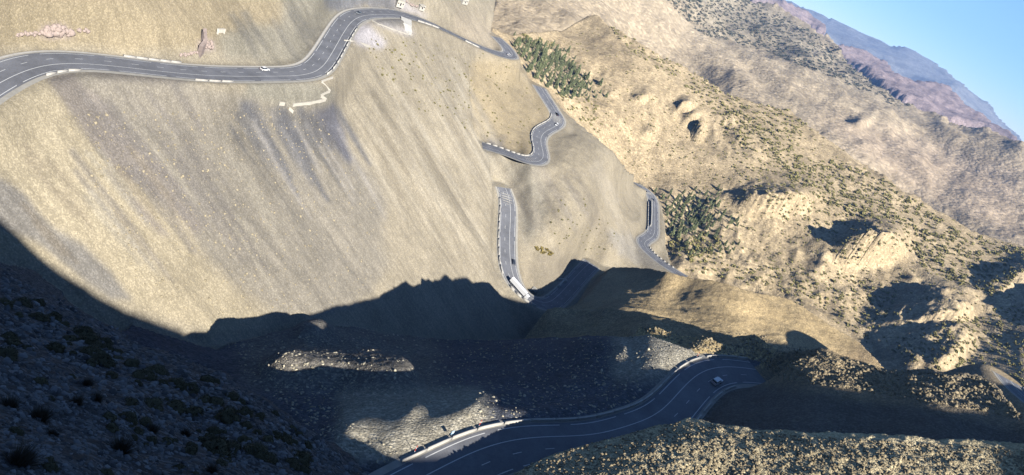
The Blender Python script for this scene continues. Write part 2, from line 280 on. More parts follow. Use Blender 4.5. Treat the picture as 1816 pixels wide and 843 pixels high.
CREST = np.array([(-260, 95), (-140, 80), (-60, 64), (-20, 55), (0, 42.5), (4, 40.5), (8, 39), (12, 36.8), (16, 32), (20, 28), (24, 23.8), (28, 19.5), (32, 15.5), (36, 12.7), (40, 9.7), (44, 6.7), (48, 4.3), (52, 1.9), (56, .2), (60, -1.6), (64, -3.3), (68, -5.2), (72, -7.9), (76, -10), (80, -10.7), (88, -10.9), (92, -10.6), (96, -10), (100, -10), (104, -9.6), (108, -9.4), (112, -9.2), (120, -9.8), (128, -10), (136, -8.8), (144, -7.6), (152, -6), (160, -3.8), (166, -2.6), (172, -.5), (180, 2.2), (188, 6.1), (196, 7.2), (208, 6.4), (220, 6.5), (232, 8.6), (244, 9.8), (250, 8), (256, 3.9), (268, 2.7), (280, 2), (300, -2), (330, -2), (376, -4.5), (404, -4.5), (412, -14), (480, -20), (700, -70)], float)
CREST_T = 70.
def shape_terrain():
    global AZ
    add_spurs('hills'); add_spurs('downs')
    X, Y, Z, L, V = build_base()
    la, ra = np.radians(np.arange(-80, -49, 1.5)), np.radians(np.arange(41.2, 66, 1.2))
    Z = np.concatenate([np.repeat(Z[:1], len(la), 0), Z, np.repeat(Z[-1:], len(ra), 0)]); L = np.concatenate([np.repeat(L[:1], len(la), 0), L, np.repeat(L[-1:], len(ra), 0)])
    AZ = np.r_[la, AZ, ra]; X = np.sin(AZ)[:, None]*R_ROWS[None]; Y = np.cos(AZ)[:, None]*R_ROWS[None]; sh = X.shape
    px, py = proj(np.stack([X, Y, Z], -1)); px = np.clip(px, -400, 2300); py = np.clip(py, -400, 1300)
    nm = lambda *n: np.isin(L, [LID[k] for k in n])
    # low swells on the shaded slope that stand up into the light
    sl = nm('slope', 'ridge')
    for poly, h in LIT_BUMPS:
        b = PixMask([poly], 3, 2)(px, py); Z += np.where(sl, h*smooth(b, .0, .8), 0)
    mo = nm('mound'); Z += np.where(mo, (.8+.6*smooth(px, 1150, 1450))*smooth(py, 1000, 860)-4*smooth(py, 790, 905)*smooth(px, 960, 1150), 0)
    a = X*AH[0]+Y*AH[1]; t = -(X*SH[0]+Y*SH[1])
    # ground beyond the right and lower edge of the view stays under the sun line of the crest
    m = Z+(CREST_T+t)*math.tan(math.radians(SUN_EL)); cap = np.where(a < 300, np.interp(a, CREST[:, 0], CREST[:, 1])-1.5, np.interp(a, [300, 500, 620, 700, 760, 840, 900, 1100], [-5, -20, -45, -35, -10, 40, 80, 200]))
    out = np.maximum(smooth(px, 1812, 1850), smooth(py, 850, 900))*((X*X+Y*Y) < 1100**2)*nm('mound', 'spur', 'hills', 'slope', 'spine')
    Z -= np.maximum(m-cap, 0)*out
    # roads
    build_roads()
    xf, yf, zf = X.ravel(), Y.ravel(), Z.ravel(); calm = np.ones(xf.shape)
    hits = {}
    for k, (Q, hw) in ROAD3.items():
        hits[k] = near_line(xf, yf, Q, hw+(55 if k == 'bend' else 16)); idx, r, zq, sd = hits[k]
        calm[idx] = np.minimum(calm[idx], .12+.88*smooth(r, hw+3, hw+16))
    calm = calm.reshape(sh)
    # erosion and roughness
    def add(names, f):
        m = nm(*names)
        if m.any(): Z[m] += f(X[m], Y[m], Z[m])*calm[m]
    sa, da = math.radians(-10), math.radians(80)
    def strike(x, y): return x*math.sin(sa)+y*math.cos(sa), x*math.sin(da)+y*math.cos(da)
    def f_cliff(x, y, z):
        s, d = strike(x, y)
        gm = .25+.75*smooth(fbm(s, d/4, 70, 2, 91), -.1, .45)
        return 2.8*fbm(s, d/3.5, 55, 3, 11)+gm*1.1*(ridged(s+.7*fbm(s, d, 30, 2, 92), d/9, 13, 4, 21)-.4)+.22*fbm(s, d, 4, 3, 31)+.35*fbm(s, d/1.5, 14, 2, 33)
    add(['cliff'], f_cliff)
    add(['facet'], lambda x, y, z: 2.2*fbm(x, y, 60, 3, 12)+.6*(ridged(*[c/k for c, k in zip(strike(x, y), (1, 3))], 16, 3, 22)-.4)+.35*fbm(x, y, 6, 4, 32))
    ps = PixMask([[(600, 690), (870, 690), (870, 830), (600, 830)], [(1090, 590), (1245, 590), (1245, 665), (1090, 665)]], 5, 2)(px, py)
    sl = nm('slope'); k = 1-.93*ps[sl]
    Z[sl] += (k*(1.3*fbm(X[sl], Y[sl], 34, 3, 13)+.55*ridged(X[sl]*.6+Y[sl]*.8, (Y[sl]*.6-X[sl]*.8)/3, 7, 4, 23)-.3+.22*fbm(X[sl], Y[sl], 2.6, 2, 43)))*calm[sl]
    add(['mound'], lambda x, y, z: 1.0*fbm(x, y, 30, 2, 14)+.8*(ridged(x, y, 9, 4, 24)-.4)+.45*np.abs(fbm(x, y, 3.2, 3, 34)))
    add(['spur'], lambda x, y, z: 1.1*fbm(x, y, 26, 3, 15)+.28*fbm(x, y, 4, 3, 35))
    add(['knoll', 'ridge'], lambda x, y, z: 1.5*fbm(x, y, 22, 4, 16, .6)+.6*(ridged(x, y, 6, 3, 26)-.4))
    cr = PixMask([[(1180, 560), (1420, 575), (1560, 640), (1760, 660), (1816, 740), (1500, 700), (1330, 655), (1230, 610)]], 3, 2)(px, py); m = nm('spur', 'knoll', 'ridge')
    Z[m] += cr[m]*(1.1*(ridged(X[m], Y[m], 8, 4, 27)-.4)+.5*np.abs(fbm(X[m], Y[m], 2.6, 2, 37)))
    add(['spine'], lambda x, y, z: 2.2*fbm(x, y, 45, 3, 17)+.35*fbm(x, y, 4, 3, 47))
    add(['hills'], lambda x, y, z: 9*(ridged(x+.3*y, y*.7, 100, 3, 18, .4)-.5)+6.5*(ridged(x*.8+.6*y+6*fbm(x, y, 60, 2, 66), (y*.8-.6*x)/1.8, 34, 4, 28, .55)-.5)*(.3+smooth(fbm(x, y, 160, 2, 67), -.2, .4)))
    rv = PixMask(RAVINES, 5, 2)(px, py); m = nm('hills'); Z[m] += smooth(rv[m], .02, .4)*6.5*(ridged(X[m]+4*fbm(X[m], Y[m], 20, 2, 70), Y[m], 26, 5, 68, .6)-.55)
    add(['downs'], lambda x, y, z: 62*(ridged(x+.2*y, y*.6, 420, 5, 19, .45)-.75)+4*fbm(x, y, 70, 3, 29))
    add(['crag'], lambda x, y, z: 34*(ridged(x, y, 520, 6, 20, .5)-.95)+7*fbm(x, y, 60, 2, 30))
    add(['mountain'], lambda x, y, z: 120*(ridged(x, y, 2200, 5, 40, .45)-.6))
    add(['hillside'], lambda x, y, z: .35*fbm(x, y, 5, 3, 41)+.10*fbm(x, y, .9, 3, 51))
    zf = Z.ravel()
    for k, (Q, hw) in ROAD3.items():
        idx, r, zq, sd = hits[k]; rock = np.isin(L.ravel()[idx], [LID['mound'], LID['spur']]) & (k != 'bend'); w = np.where(rock, smooth(r, hw+1.2, hw+4.5), smooth(r, hw+2.0, hw+(50 if k == 'bend' else 11))); zf[idx] = zf[idx]*w+(zq-.10-.05*(r > hw+.4))*(1-w)
    Z = zf.reshape(sh)
    return X, Y, Z, L, px, py
# ======================================================================
#  helpers
# ======================================================================
def tag(o, label=None, cat=None, group=None, kind=None):
    if label: o['label'] = label
    if cat: o['category'] = cat
    if group: o['group'] = group
    if kind: o['kind'] = kind
    return o
def lin(r, g, b, k=1.): return tuple(k*(c/255/12.92 if c <= 10 else ((c/255+.055)/1.055)**2.4) for c in (r, g, b))
def mesh_np(name, co, faces, mat=None, parent=None, smooth_=False, n=None):
    """faces: (k,3) or (k,4) int array, or list of such arrays"""
    fl = faces if isinstance(faces, list) else [faces]
    me = bpy.data.meshes.new(name); co = np.asarray(co, np.float32); me.vertices.add(len(co)); me.vertices.foreach_set('co', co.ravel())
    li = np.concatenate([f.ravel() for f in fl]).astype(np.int32); sizes = np.concatenate([np.full(len(f), f.shape[1]) for f in fl])
    me.loops.add(len(li)); me.loops.foreach_set('vertex_index', li); me.polygons.add(len(sizes))
    me.polygons.foreach_set('loop_start', np.r_[0, np.cumsum(sizes)[:-1]].astype(np.int32))
    if smooth_: me.polygons.foreach_set('use_smooth', np.ones(len(sizes), bool))
    me.update()
    if mat: me.materials.append(mat)
    o = bpy.data.objects.new(name, me); COL.objects.link(o)
    if parent: o.parent = parent
    return o
class MB:
    """collects convex pieces, builds one mesh"""
    def __init__(s): s.v = []; s.f = []
    def poly(s, pts, faces):
        b = len(s.v); s.v += [tuple(map(float, p)) for p in pts]; s.f += [tuple(b+i for i in f) for f in faces]; return s
    def box(s, x0, x1, y0, y1, z0, z1, M=None):
        p = [(x, y, z) for z in (z0, z1) for x, y in ((x0, y0), (x1, y0), (x1, y1), (x0, y1))]
        if M: p = [tuple(M@Vector(q)) for q in p]
        return s.poly(p, [(3, 2, 1, 0), (4, 5, 6, 7), (0, 1, 5, 4), (1, 2, 6, 5), (2, 3, 7, 6), (3, 0, 4, 7)])
    def prism(s, prof, y0, y1):      # profile in xz, extruded along y
        n = len(prof); p = [(x, y0, z) for x, z in prof]+[(x, y1, z) for x, z in prof]
        return s.poly(p, [tuple(range(n)), tuple(range(2*n-1, n-1, -1))]+[((i+1) % n, i, n+i, n+(i+1) % n) for i in range(n)])
    def cyl(s, c0, c1, r0, r1=None, n=10):
        r1 = r0 if r1 is None else r1; c0, c1 = Vector(c0), Vector(c1); d = (c1-c0).normalized(); u = d.orthogonal().normalized(); w = d.cross(u)
        p = [c0+(u*math.cos(a)+w*math.sin(a))*r0 for a in [2*math.pi*i/n for i in range(n)]]+[c1+(u*math.cos(a)+w*math.sin(a))*r1 for a in [2*math.pi*i/n for i in range(n)]]
        return s.poly(p, [tuple(range(n-1, -1, -1)), tuple(range(n, 2*n))]+[(i, (i+1) % n, n+(i+1) % n, n+i) for i in range(n)])
    def build(s, name, mat, parent=None, smooth_=False):
        me = bpy.data.meshes.new(name); me.from_pydata(s.v, [], s.f); me.update(); me.materials.append(mat)
        if smooth_: me.polygons.foreach_set('use_smooth', np.ones(len(me.polygons), bool))
        o = bpy.data.objects.new(name, me); COL.objects.link(o)
        if parent: o.parent = parent
        return o
def empty(name, loc, rz=0., M=None):
    o = bpy.data.objects.new(name, None); COL.objects.link(o); o.empty_display_size = .5
    if M is not None: o.matrix_world = M
    else: o.location = loc; o.rotation_euler = (0, 0, rz)
    return o
def copy_tree(o, parent=None):
    c = o.copy(); COL.objects.link(c)
    if parent: c.parent = parent
    for ch in o.children: copy_tree(ch, c)
    return c
# ---------------------------------------------------------------- materials
def new_mat(name):
    m = bpy.data.materials.new(name); m.use_nodes = True; nt = m.node_tree; return m, nt, nt.nodes['Principled BSDF']
def nd(nt, typ, **kw):
    n = nt.nodes.new(typ)
    for k, v in kw.items(): setattr(n, k, v)
    return n
def math_n(nt, op, a, b=None, c=None):
    n = nd(nt, 'ShaderNodeMath', operation=op)
    for i, v in enumerate((a, b, c)):
        if v is None: continue
        if isinstance(v, (int, float)): n.inputs[i].default_value = v
        else: nt.links.new(v, n.inputs[i])
    return n.outputs[0]
def noise_n(nt, vec, scale, detail=4, rough=.55):
    n = nd(nt, 'ShaderNodeTexNoise'); n.inputs['Scale'].default_value = scale; n.inputs['Detail'].default_value = detail; n.inputs['Roughness'].default_value = rough
    nt.links.new(vec, n.inputs['Vector']); return n.outputs[0]
def remap(nt, v, a, b, c, d):
    n = nd(nt, 'ShaderNodeMapRange'); nt.links.new(v, n.inputs[0])
    for i, x in enumerate((a, b, c, d)): n.inputs[i+1].default_value = x
    return n.outputs[0]
def scaled_rgb(nt, col, fac):
    n = nd(nt, 'ShaderNodeVectorMath', operation='SCALE'); nt.links.new(col, n.inputs[0]); nt.links.new(fac, n.inputs['Scale']); return n.outputs[0]
def plain(name, rgb, rough=.8, vary=.15, scale=2., metal=0., spec=.3):
    m, nt, b = new_mat(name); tc = nd(nt, 'ShaderNodeTexCoord'); f = remap(nt, noise_n(nt, tc.outputs['Object'], scale), .25, .75, 1-vary, 1+vary)
    c = nd(nt, 'ShaderNodeRGB'); c.outputs[0].default_value = (*rgb, 1); nt.links.new(scaled_rgb(nt, c.outputs[0], f), b.inputs['Base Color'])
    b.inputs['Roughness'].default_value = rough; b.inputs['Metallic'].default_value = metal; b.inputs['Specular IOR Level'].default_value = spec
    return m
def ground_mat(name, cell, mott, bump_scale, bump_dist, speck=.25, streak=.0, bump_det=8, grain=.14, crisp=0., crisp_scale=.06):
    """vertex colour 'geo' is the rock's own colour; noise adds mottling, loose stones and grain; alpha says where rills streak it"""
    m, nt, b = new_mat(name); L_ = nt.links.new
    at = nd(nt, 'ShaderNodeAttribute', attribute_name='geo'); ge = nd(nt, 'ShaderNodeNewGeometry'); pos = ge.outputs['Position']
    f = remap(nt, noise_n(nt, pos, mott, 5, .6), .3, .7, .84, 1.16)
    g = remap(nt, noise_n(nt, pos, mott*7, 5, .65), .3, .7, 1-grain, 1+grain)
    vo = nd(nt, 'ShaderNodeTexVoronoi'); vo.inputs['Scale'].default_value = 1/cell; L_(pos, vo.inputs['Vector'])
    sp = nd(nt, 'ShaderNodeSeparateColor'); L_(vo.outputs['Color'], sp.inputs[0])
    h = math_n(nt, 'POWER', sp.outputs[0], 2.2); h = remap(nt, h, 0, 1, 1-speck*.6, 1+speck)
    fac = math_n(nt, 'MULTIPLY', math_n(nt, 'MULTIPLY', f, g), h)
    if crisp:
        wv = nd(nt, 'ShaderNodeMapping'); wv.inputs['Scale'].default_value = (1., 1., .45); L_(pos, wv.inputs['Vector'])
        for sc_, th in ((crisp_scale, .52), (crisp_scale*3.7, .56)):
            fac = math_n(nt, 'MULTIPLY', fac, remap(nt, noise_n(nt, wv.outputs[0], sc_, 9, .72), th-.025, th+.025, 1+crisp*.5, 1-crisp))
    if streak:
        rot = nd(nt, 'ShaderNodeVectorRotate', rotation_type='Z_AXIS'); L_(pos, rot.inputs['Vector']); rot.inputs['Angle'].default_value = math.radians(-10)
        mp = nd(nt, 'ShaderNodeMapping'); mp.inputs['Scale'].default_value = (.005, .42, .005); L_(rot.outputs[0], mp.inputs['Vector'])
        st = remap(nt, noise_n(nt, mp.outputs[0], 1., 5, .7), .35, .65, 1-streak, 1+streak)
        mx = nd(nt, 'ShaderNodeMix'); L_(at.outputs['Alpha'], mx.inputs[0]); mx.inputs[2].default_value = 1.; L_(st, mx.inputs[3])
        fac = math_n(nt, 'MULTIPLY', fac, mx.outputs[0])
    L_(scaled_rgb(nt, at.outputs['Color'], fac), b.inputs['Base Color'])
    b.inputs['Roughness'].default_value = .95; b.inputs['Specular IOR Level'].default_value = .08
    hgt_ = math_n(nt, 'ADD', math_n(nt, 'MULTIPLY', noise_n(nt, pos, bump_scale, bump_det, .62), 1.), math_n(nt, 'MULTIPLY', vo.outputs['Distance'], -.35))
    bp = nd(nt, 'ShaderNodeBump'); bp.inputs['Strength'].default_value = 1.; bp.inputs['Distance'].default_value = bump_dist; L_(hgt_, bp.inputs['Height']); L_(bp.outputs[0], b.inputs['Normal'])
    return m
GM = {'hillside': ground_mat('slate_scree', .11, .25, 5., .16, .7), 'slope': ground_mat('slate_slope', .6, .05, .9, .55, .5),
      'mound': ground_mat('rocky_earth', .45, .06, 1.1, .7, .4), 'cliff': ground_mat('scree_face', .42, .022, 1.3, .12, .28, .10, grain=.06, crisp=.055, crisp_scale=.07),
      'hills': ground_mat('dry_hill', 1.6, .012, .25, .9, .35, crisp=.13, crisp_scale=.03), 'far': ground_mat('far_rock', 9., .004, .05, 4., .25, crisp=.12, crisp_scale=.006)}
# ======================================================================
#  terrain meshes
# ======================================================================
X, Y, Z, L, PXV, PYV = shape_terrain()
NC, NR_ = Z.shape
PXV, PYV = proj(np.stack([X, Y, Z], -1)); PXV = np.clip(PXV, -400, 2300); PYV = np.clip(PYV, -400, 1300)
def cast(px, py, mind=0.):
    """where the ray of a photo pixel first meets the finished ground"""
    px = np.atleast_1d(np.asarray(px, float)); py = np.atleast_1d(np.asarray(py, float)); d = ray(px, py)
    az = np.arctan2(d[:, 0], d[:, 1]); tn = d[:, 2]/np.hypot(d[:, 0], d[:, 1]); c = np.clip(np.searchsorted(AZ, az), 1, NC-1); w = ((az-AZ[c-1])/(AZ[c]-AZ[c-1]))[:, None]
    zc = Z[c-1]*(1-w)+Z[c]*w; over = (zc >= R_ROWS[None]*tn[:, None]) & (R_ROWS[None] > mind); k = np.maximum(over.argmax(1), 1); ok = over.any(1)
    i = np.arange(len(px)); g1 = zc[i, k]-R_ROWS[k]*tn; g0 = zc[i, k-1]-R_ROWS[k-1]*tn; f = np.clip(-g0/np.where(g1-g0 == 0, 1, g1-g0), 0, 1)
    r = R_ROWS[k-1]+f*(R_ROWS[k]-R_ROWS[k-1]); P = np.stack([np.sin(az)*r, np.cos(az)*r, r*tn], -1)
    return P, L[c, k], ok
def ground_z(x, y):
    x = np.asarray(x, float); y = np.asarray(y, float); az = np.arctan2(x, y); r = np.hypot(x, y)
    c = np.clip(np.searchsorted(AZ, az), 1, NC-1); k = np.clip(np.searchsorted(R_ROWS, r), 1, NR_-1)
    w = np.clip((az-AZ[c-1])/(AZ[c]-AZ[c-1]), 0, 1); v = np.clip((r-R_ROWS[k-1])/(R_ROWS[k]-R_ROWS[k-1]), 0, 1)
    return (Z[c-1, k-1]*(1-w)+Z[c, k-1]*w)*(1-v)+(Z[c-1, k]*(1-w)+Z[c, k]*w)*v
# --- rock colours, with light and shade painted in on slope and spur (as sunlit sRGB of the photograph, scaled to albedo)
ALB = .60
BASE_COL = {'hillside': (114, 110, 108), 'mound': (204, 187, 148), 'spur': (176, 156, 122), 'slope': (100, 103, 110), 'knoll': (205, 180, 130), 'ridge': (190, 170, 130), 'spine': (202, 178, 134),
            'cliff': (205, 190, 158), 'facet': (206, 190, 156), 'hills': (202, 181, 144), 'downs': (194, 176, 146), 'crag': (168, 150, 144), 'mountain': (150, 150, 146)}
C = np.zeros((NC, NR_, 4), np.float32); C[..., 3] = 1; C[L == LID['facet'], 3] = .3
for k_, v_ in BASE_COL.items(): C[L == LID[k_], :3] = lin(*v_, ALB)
wob = 9*fbm(X, Y, 24, 3, 61); wob2 = 9*fbm(X, Y, 24, 3, 62)
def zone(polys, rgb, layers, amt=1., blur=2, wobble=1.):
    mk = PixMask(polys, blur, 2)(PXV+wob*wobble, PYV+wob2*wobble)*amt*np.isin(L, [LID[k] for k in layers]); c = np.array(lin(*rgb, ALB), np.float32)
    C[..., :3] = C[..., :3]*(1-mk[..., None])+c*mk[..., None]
cl = ['cliff', 'facet']
zone([[(-200, -160), (520, -160), (505, 35), (470, 60), (430, 52), (400, 70), (300, 95), (120, 80), (-200, 110)]], (205, 186, 147), cl)
zone([[(80, 132), (160, 122), (330, 138), (480, 185), (590, 165), (612, 250), (690, 345), (675, 400), (690, 470), (640, 540), (500, 572), (430, 520), (330, 400), (200, 290), (110, 180)]], (184, 173, 150), cl, .95)
zone([[(-200, 140), (75, 140), (105, 180), (200, 290), (330, 400), (345, 445), (430, 530), (470, 572), (380, 590), (250, 556), (100, 470), (-200, 380)]], (224, 206, 166), cl, .85)
zone([[(80, 140), (130, 135), (200, 220), (290, 320), (360, 400), (350, 420), (260, 340), (190, 280), (120, 200)]], (172, 160, 143), cl, .85, 1)
zone([[(230, 340), (262, 372), (300, 420), (280, 415), (240, 370)], [(150, 160), (170, 165), (260, 270), (330, 350), (300, 330), (220, 250)]], (190, 176, 158), cl, .7, 1)
zone([[(548, 188), (590, 190), (612, 240), (628, 292), (610, 290), (575, 240)]], (136, 134, 136), cl, .9, 1)
zone([[(420, 178), (446, 180), (470, 215), (482, 245), (455, 225), (432, 205)], [(505, 200), (520, 240), (545, 290), (560, 330), (535, 300), (515, 250)], [(470, 190), (500, 187), (560, 260), (520, 260)]], (156, 151, 142), cl, .75, 1)
zone([[(0, 318), (40, 345), (92, 400), (150, 440), (240, 540), (200, 535), (60, 425), (-40, 380)]], (166, 160, 148), cl, .85, 1)
zone([[(380, 62), (440, 48), (500, 40), (510, -60), (640, -60), (640, 5), (600, 30), (560, 80), (535, 118), (400, 110)]], (184, 175, 150), cl, .85)
zone([[(565, -60), (705, -60), (700, 14), (655, 12), (600, 22), (578, 10)]], (150, 149, 148), cl, .8, 1)
zone([[(618, 66), (626, 38), (655, 44), (686, 74), (680, 86), (640, 82)]], (240, 230, 220), cl, .95, 1, .3)
zone([[(655, 34), (668, 42), (715, 58), (732, 63), (735, 55), (700, 46)], [(690, -30), (712, -30), (722, 8), (765, 30), (745, 28), (705, 16)]], (240, 230, 220), cl, .95, 1, .3)
zone([[(655, 22), (715, 22), (718, 46), (690, 50), (660, 36)]], (160, 155, 146), cl, .8, 1, .5)
zone([[(130, 120), (205, 118), (260, 132), (340, 140), (330, 150), (250, 145), (180, 138)]], (158, 148, 132), cl, .85, 1)
zone([[(440, 146), (560, 146), (590, 160), (585, 178), (500, 186), (430, 172)]], (184, 176, 152), cl, .9, 1, .4)
zone([[(76, 49), (112, 47), (132, 64), (100, 66), (70, 62)], [(352, 74), (375, 74), (378, 88), (352, 90)]], (230, 208, 196), cl, .95, 1, .3)
zone([[(830, 110), (860, 100), (900, 105), (960, 150), (990, 190), (950, 280), (865, 250), (838, 195)]], (212, 190, 146), cl, .8)
zone([[(858, 262), (960, 295), (975, 330), (960, 420), (930, 440), (900, 340)]], (190, 180, 155), cl, .8)
zone([[(860, 240), (897, 245), (893, 262), (865, 258)]], (150, 145, 140), cl, .9, 1)
zone([[(1062, 415), (1100, 410), (1140, 428), (1196, 482), (1110, 462)]], (196, 186, 164), cl, .85, 1)
zone([[(930, 460), (985, 440), (1045, 462), (1000, 520), (960, 540), (930, 520)]], (184, 170, 142), cl, .8, 1)
zone([[(805, 20), (870, 40), (905, 85), (870, 95), (800, 60)]], (214, 196, 164), cl, .7)
def streaks(n, x0, x1, y0, y1, l0, l1, w0, w1, rgb, amt):
    g_ = np.random.default_rng(int(x0*7+n)); ps = []
    for _ in range(n):
        x, y, l_, w = g_.uniform(x0, x1), g_.uniform(y0, y1), g_.uniform(l0, l1), g_.uniform(w0, w1); k = .58+.35*max(0, (500-x)/500)+g_.uniform(-.06, .06)
        ps.append([(x, y), (x+w, y-w*.3), (x+w*1.2+k*l_*.5, y+l_*.5), (x+w*.6+k*l_, y+l_), (x+k*l_, y+l_), (x+k*l_*.5-w*.2, y+l_*.5)])
    zone(ps, rgb, cl, amt, 0, .10)
streaks(9, 420, 590, 185, 215, 60, 150, 6, 16, (132, 130, 127), .8); streaks(9, 440, 600, 190, 230, 60, 170, 2, 6, (220, 210, 192), .5); streaks(14, 400, 600, 190, 240, 40, 120, 2, 6, (128, 126, 122), .7)
streaks(22, 630, 830, 90, 300, 110, 300, 2, 5, (232, 217, 184), .8); streaks(10, 640, 830, 90, 280, 80, 200, 5, 10, (176, 162, 134), .55)
streaks(22, 90, 330, 150, 330, 90, 240, 4, 14, (158, 149, 135), .6); streaks(10, 120, 520, 180, 400, 60, 160, 5, 12, (212, 200, 172), .5)
streaks(12, 880, 1060, 280, 330, 60, 160, 4, 8, (218, 203, 172), .6); streaks(8, 900, 1050, 290, 340, 60, 140, 6, 12, (168, 156, 134), .55)
streaks(12, 400, 560, 10, 60, 40, 90, 5, 10, (158, 151, 134), .6); streaks(10, 0, 240, 230, 420, 40, 120, 6, 16, (176, 160, 132), .5)
zone([[(600, 690), (860, 690), (860, 815), (600, 815)], [(1085, 585), (1250, 585), (1250, 670), (1085, 670)]], (198, 189, 166), ['slope'], .95, 3)  # sunlit patches painted paler, over a slope colour darkened for shade
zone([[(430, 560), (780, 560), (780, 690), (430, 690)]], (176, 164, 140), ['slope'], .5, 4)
zone([[(1200, 655), (1816, 745), (1900, 840), (1200, 800)]], (112, 106, 98), ['spur'], .9, 3)  # cast shadow on the lower spur darkened into its colour
zone([[(1560, 640), (1760, 650), (1816, 740), (1700, 720), (1590, 690)]], (158, 146, 124), ['spur'], .8, 3)
zone([[(1400, 640), (1545, 612), (1580, 660), (1460, 640), (1380, 605)]], (150, 130, 108), ['spine'], .5, 3)
zone([[(1180, -60), (1340, -20), (1480, 75), (1640, 180), (1590, 190), (1480, 140), (1350, 90), (1240, 60)]], (166, 155, 132), ['downs'], .85, 4, 3)
zone([[(1430, 200), (1650, 250), (1816, 300), (1816, 435), (1600, 330)]], (198, 176, 150), ['downs'], .6, 4)
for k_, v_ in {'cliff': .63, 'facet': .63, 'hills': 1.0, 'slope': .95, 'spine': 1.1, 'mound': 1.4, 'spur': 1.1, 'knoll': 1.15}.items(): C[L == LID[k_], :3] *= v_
for k_ in ('cliff', 'facet'): C[L == LID[k_], :3] *= np.array([.965, .995, 1.09], np.float32)
def terrain(names, oname, mat, label):
    sel = np.isin(L, [LID[k] for k in names]); f = sel[:-1, :-1]; ii, jj = np.nonzero(f)
    a = ii*NR_+jj; q = np.stack([a+1, a+NR_+1, a+NR_, a], -1)
    u, inv_ = np.unique(q.ravel(), return_inverse=True)
    co = np.stack([X.ravel()[u], Y.ravel()[u], Z.ravel()[u]], -1)
    o = mesh_np(oname, co, inv_.reshape(-1, 4), mat, smooth_=True); tag(o, label, kind='structure')
    ca = o.data.color_attributes.new('geo', 'FLOAT_COLOR', 'POINT'); ca.data.foreach_set('color', C.reshape(-1, 4)[u].ravel())
    return o
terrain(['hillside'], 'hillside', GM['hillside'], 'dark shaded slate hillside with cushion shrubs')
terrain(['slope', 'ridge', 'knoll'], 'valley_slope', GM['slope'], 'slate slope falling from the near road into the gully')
terrain(['mound', 'spur', 'spine'], 'rocky_spurs', GM['mound'], 'stony tan spurs beside the near road')
terrain(['cliff', 'facet'], 'scree_mountainside', GM['cliff'], 'sunlit scree mountainside crossed by the road')
terrain(['hills'], 'shrub_hills', GM['hills'], 'tan hills dotted with shrubs')
terrain(['downs'], 'bare_hills', GM['far'], 'bare hazy tan hills')
terrain(['crag', 'mountain'], 'mountain', GM['far'], 'far blue mountain range')
# unseen crest behind the camera, its profile shaped to lay shadow on the valley
ga, gt = np.meshgrid(np.r_[np.arange(-260, -30, 10), np.arange(-30, 300, 1.2), np.arange(300, 700, 10)], np.r_[np.linspace(-64, -4, 26), np.linspace(-3, 3, 7), np.linspace(5, 70, 20)], indexing='ij')
gz = np.interp(ga, CREST[:, 0], CREST[:, 1])-.82*np.abs(gt)+.35*fbm(ga, gt, 6, 3, 77)-.2+1.5*fbm(ga, gt, 25, 2, 78)*smooth(np.abs(gt), 2, 12)
gx = SH[0]*(CREST_T+gt)+AH[0]*ga; gy = SH[1]*(CREST_T+gt)+AH[1]*ga
_i = np.arange(ga.size).reshape(ga.shape); _q = np.stack([_i[:-1, :-1], _i[1:, :-1], _i[1:, 1:], _i[:-1, 1:]], -1).reshape(-1, 4)
o = mesh_np('unseen_crest', np.stack([gx, gy, gz], -1).reshape(-1, 3), _q, GM['hillside'], smooth_=True); tag(o, 'unseen slate crest shaped to shade the valley', kind='structure')
ca = o.data.color_attributes.new('geo', 'FLOAT_COLOR', 'POINT'); ca.data.foreach_set('color', np.tile(np.array([*lin(92, 87, 84, ALB), 1], np.float32), (ga.size, 1)).ravel())
# ======================================================================
#  roads, painted lines, gutters
# ======================================================================
def asphalt():
    m, nt, b = new_mat('asphalt'); ge = nd(nt, 'ShaderNodeNewGeometry'); p = ge.outputs['Position']
    f = math_n(nt, 'MULTIPLY', remap(nt, noise_n(nt, p, .12, 6, .7), .3, .7, .72, 1.28), remap(nt, noise_n(nt, p, 3., 4, .7), .3, .7, .85, 1.15))
    c = nd(nt, 'ShaderNodeRGB'); c.outputs[0].default_value = (.118, .12, .128, 1); nt.links.new(scaled_rgb(nt, c.outputs[0], f), b.inputs['Base Color'])
    b.inputs['Roughness'].default_value = .85; b.inputs['Specular IOR Level'].default_value = .25; return m
M_ASPH = asphalt(); M_LINE = plain('line_paint', (.47, .47, .45), .7, .12, .8); M_CONC = plain('pale_concrete', (.36, .34, .30), .9, .14, .7); M_GUT = plain('gutter_concrete', (.26, .245, .21), .9, .15, .5)
def frame_of(Q):
    T = np.gradient(Q[:, :2], axis=0); T /= np.linalg.norm(T, axis=1, keepdims=True); return T, np.stack([-T[:, 1], T[:, 0]], -1)
def ribbon(Q, lo, hi, dz, nl=2):
    """strip between two offsets from the centre line (left positive)"""
    T, N = frame_of(Q); rows = [np.c_[Q[:, :2]+N*(lo+(hi-lo)*k/(nl-1)), Q[:, 2]+dz] for k in range(nl)]
    co = np.stack(rows, 1).reshape(-1, 3); n = len(Q); i = np.arange(n-1)[:, None]*nl+np.arange(nl-1)[None]; i = i.ravel()
    return co, np.stack([i, i+nl, i+nl+1, i+1][::-1] if False else [i+1, i+nl+1, i+nl, i][::-1], -1)
def sub_line(Q, s0, s1, step=1.5):
    s = np.r_[0, np.cumsum(np.linalg.norm(np.diff(Q[:, :2], axis=0), axis=1))]; n = max(2, int((s1-s0)/step)+1); q = np.linspace(s0, s1, n+1)
    return np.stack([np.interp(q, s, Q[:, k]) for k in range(3)], -1)
def road_len(Q): return float(np.linalg.norm(np.diff(Q[:, :2], axis=0), axis=1).sum())
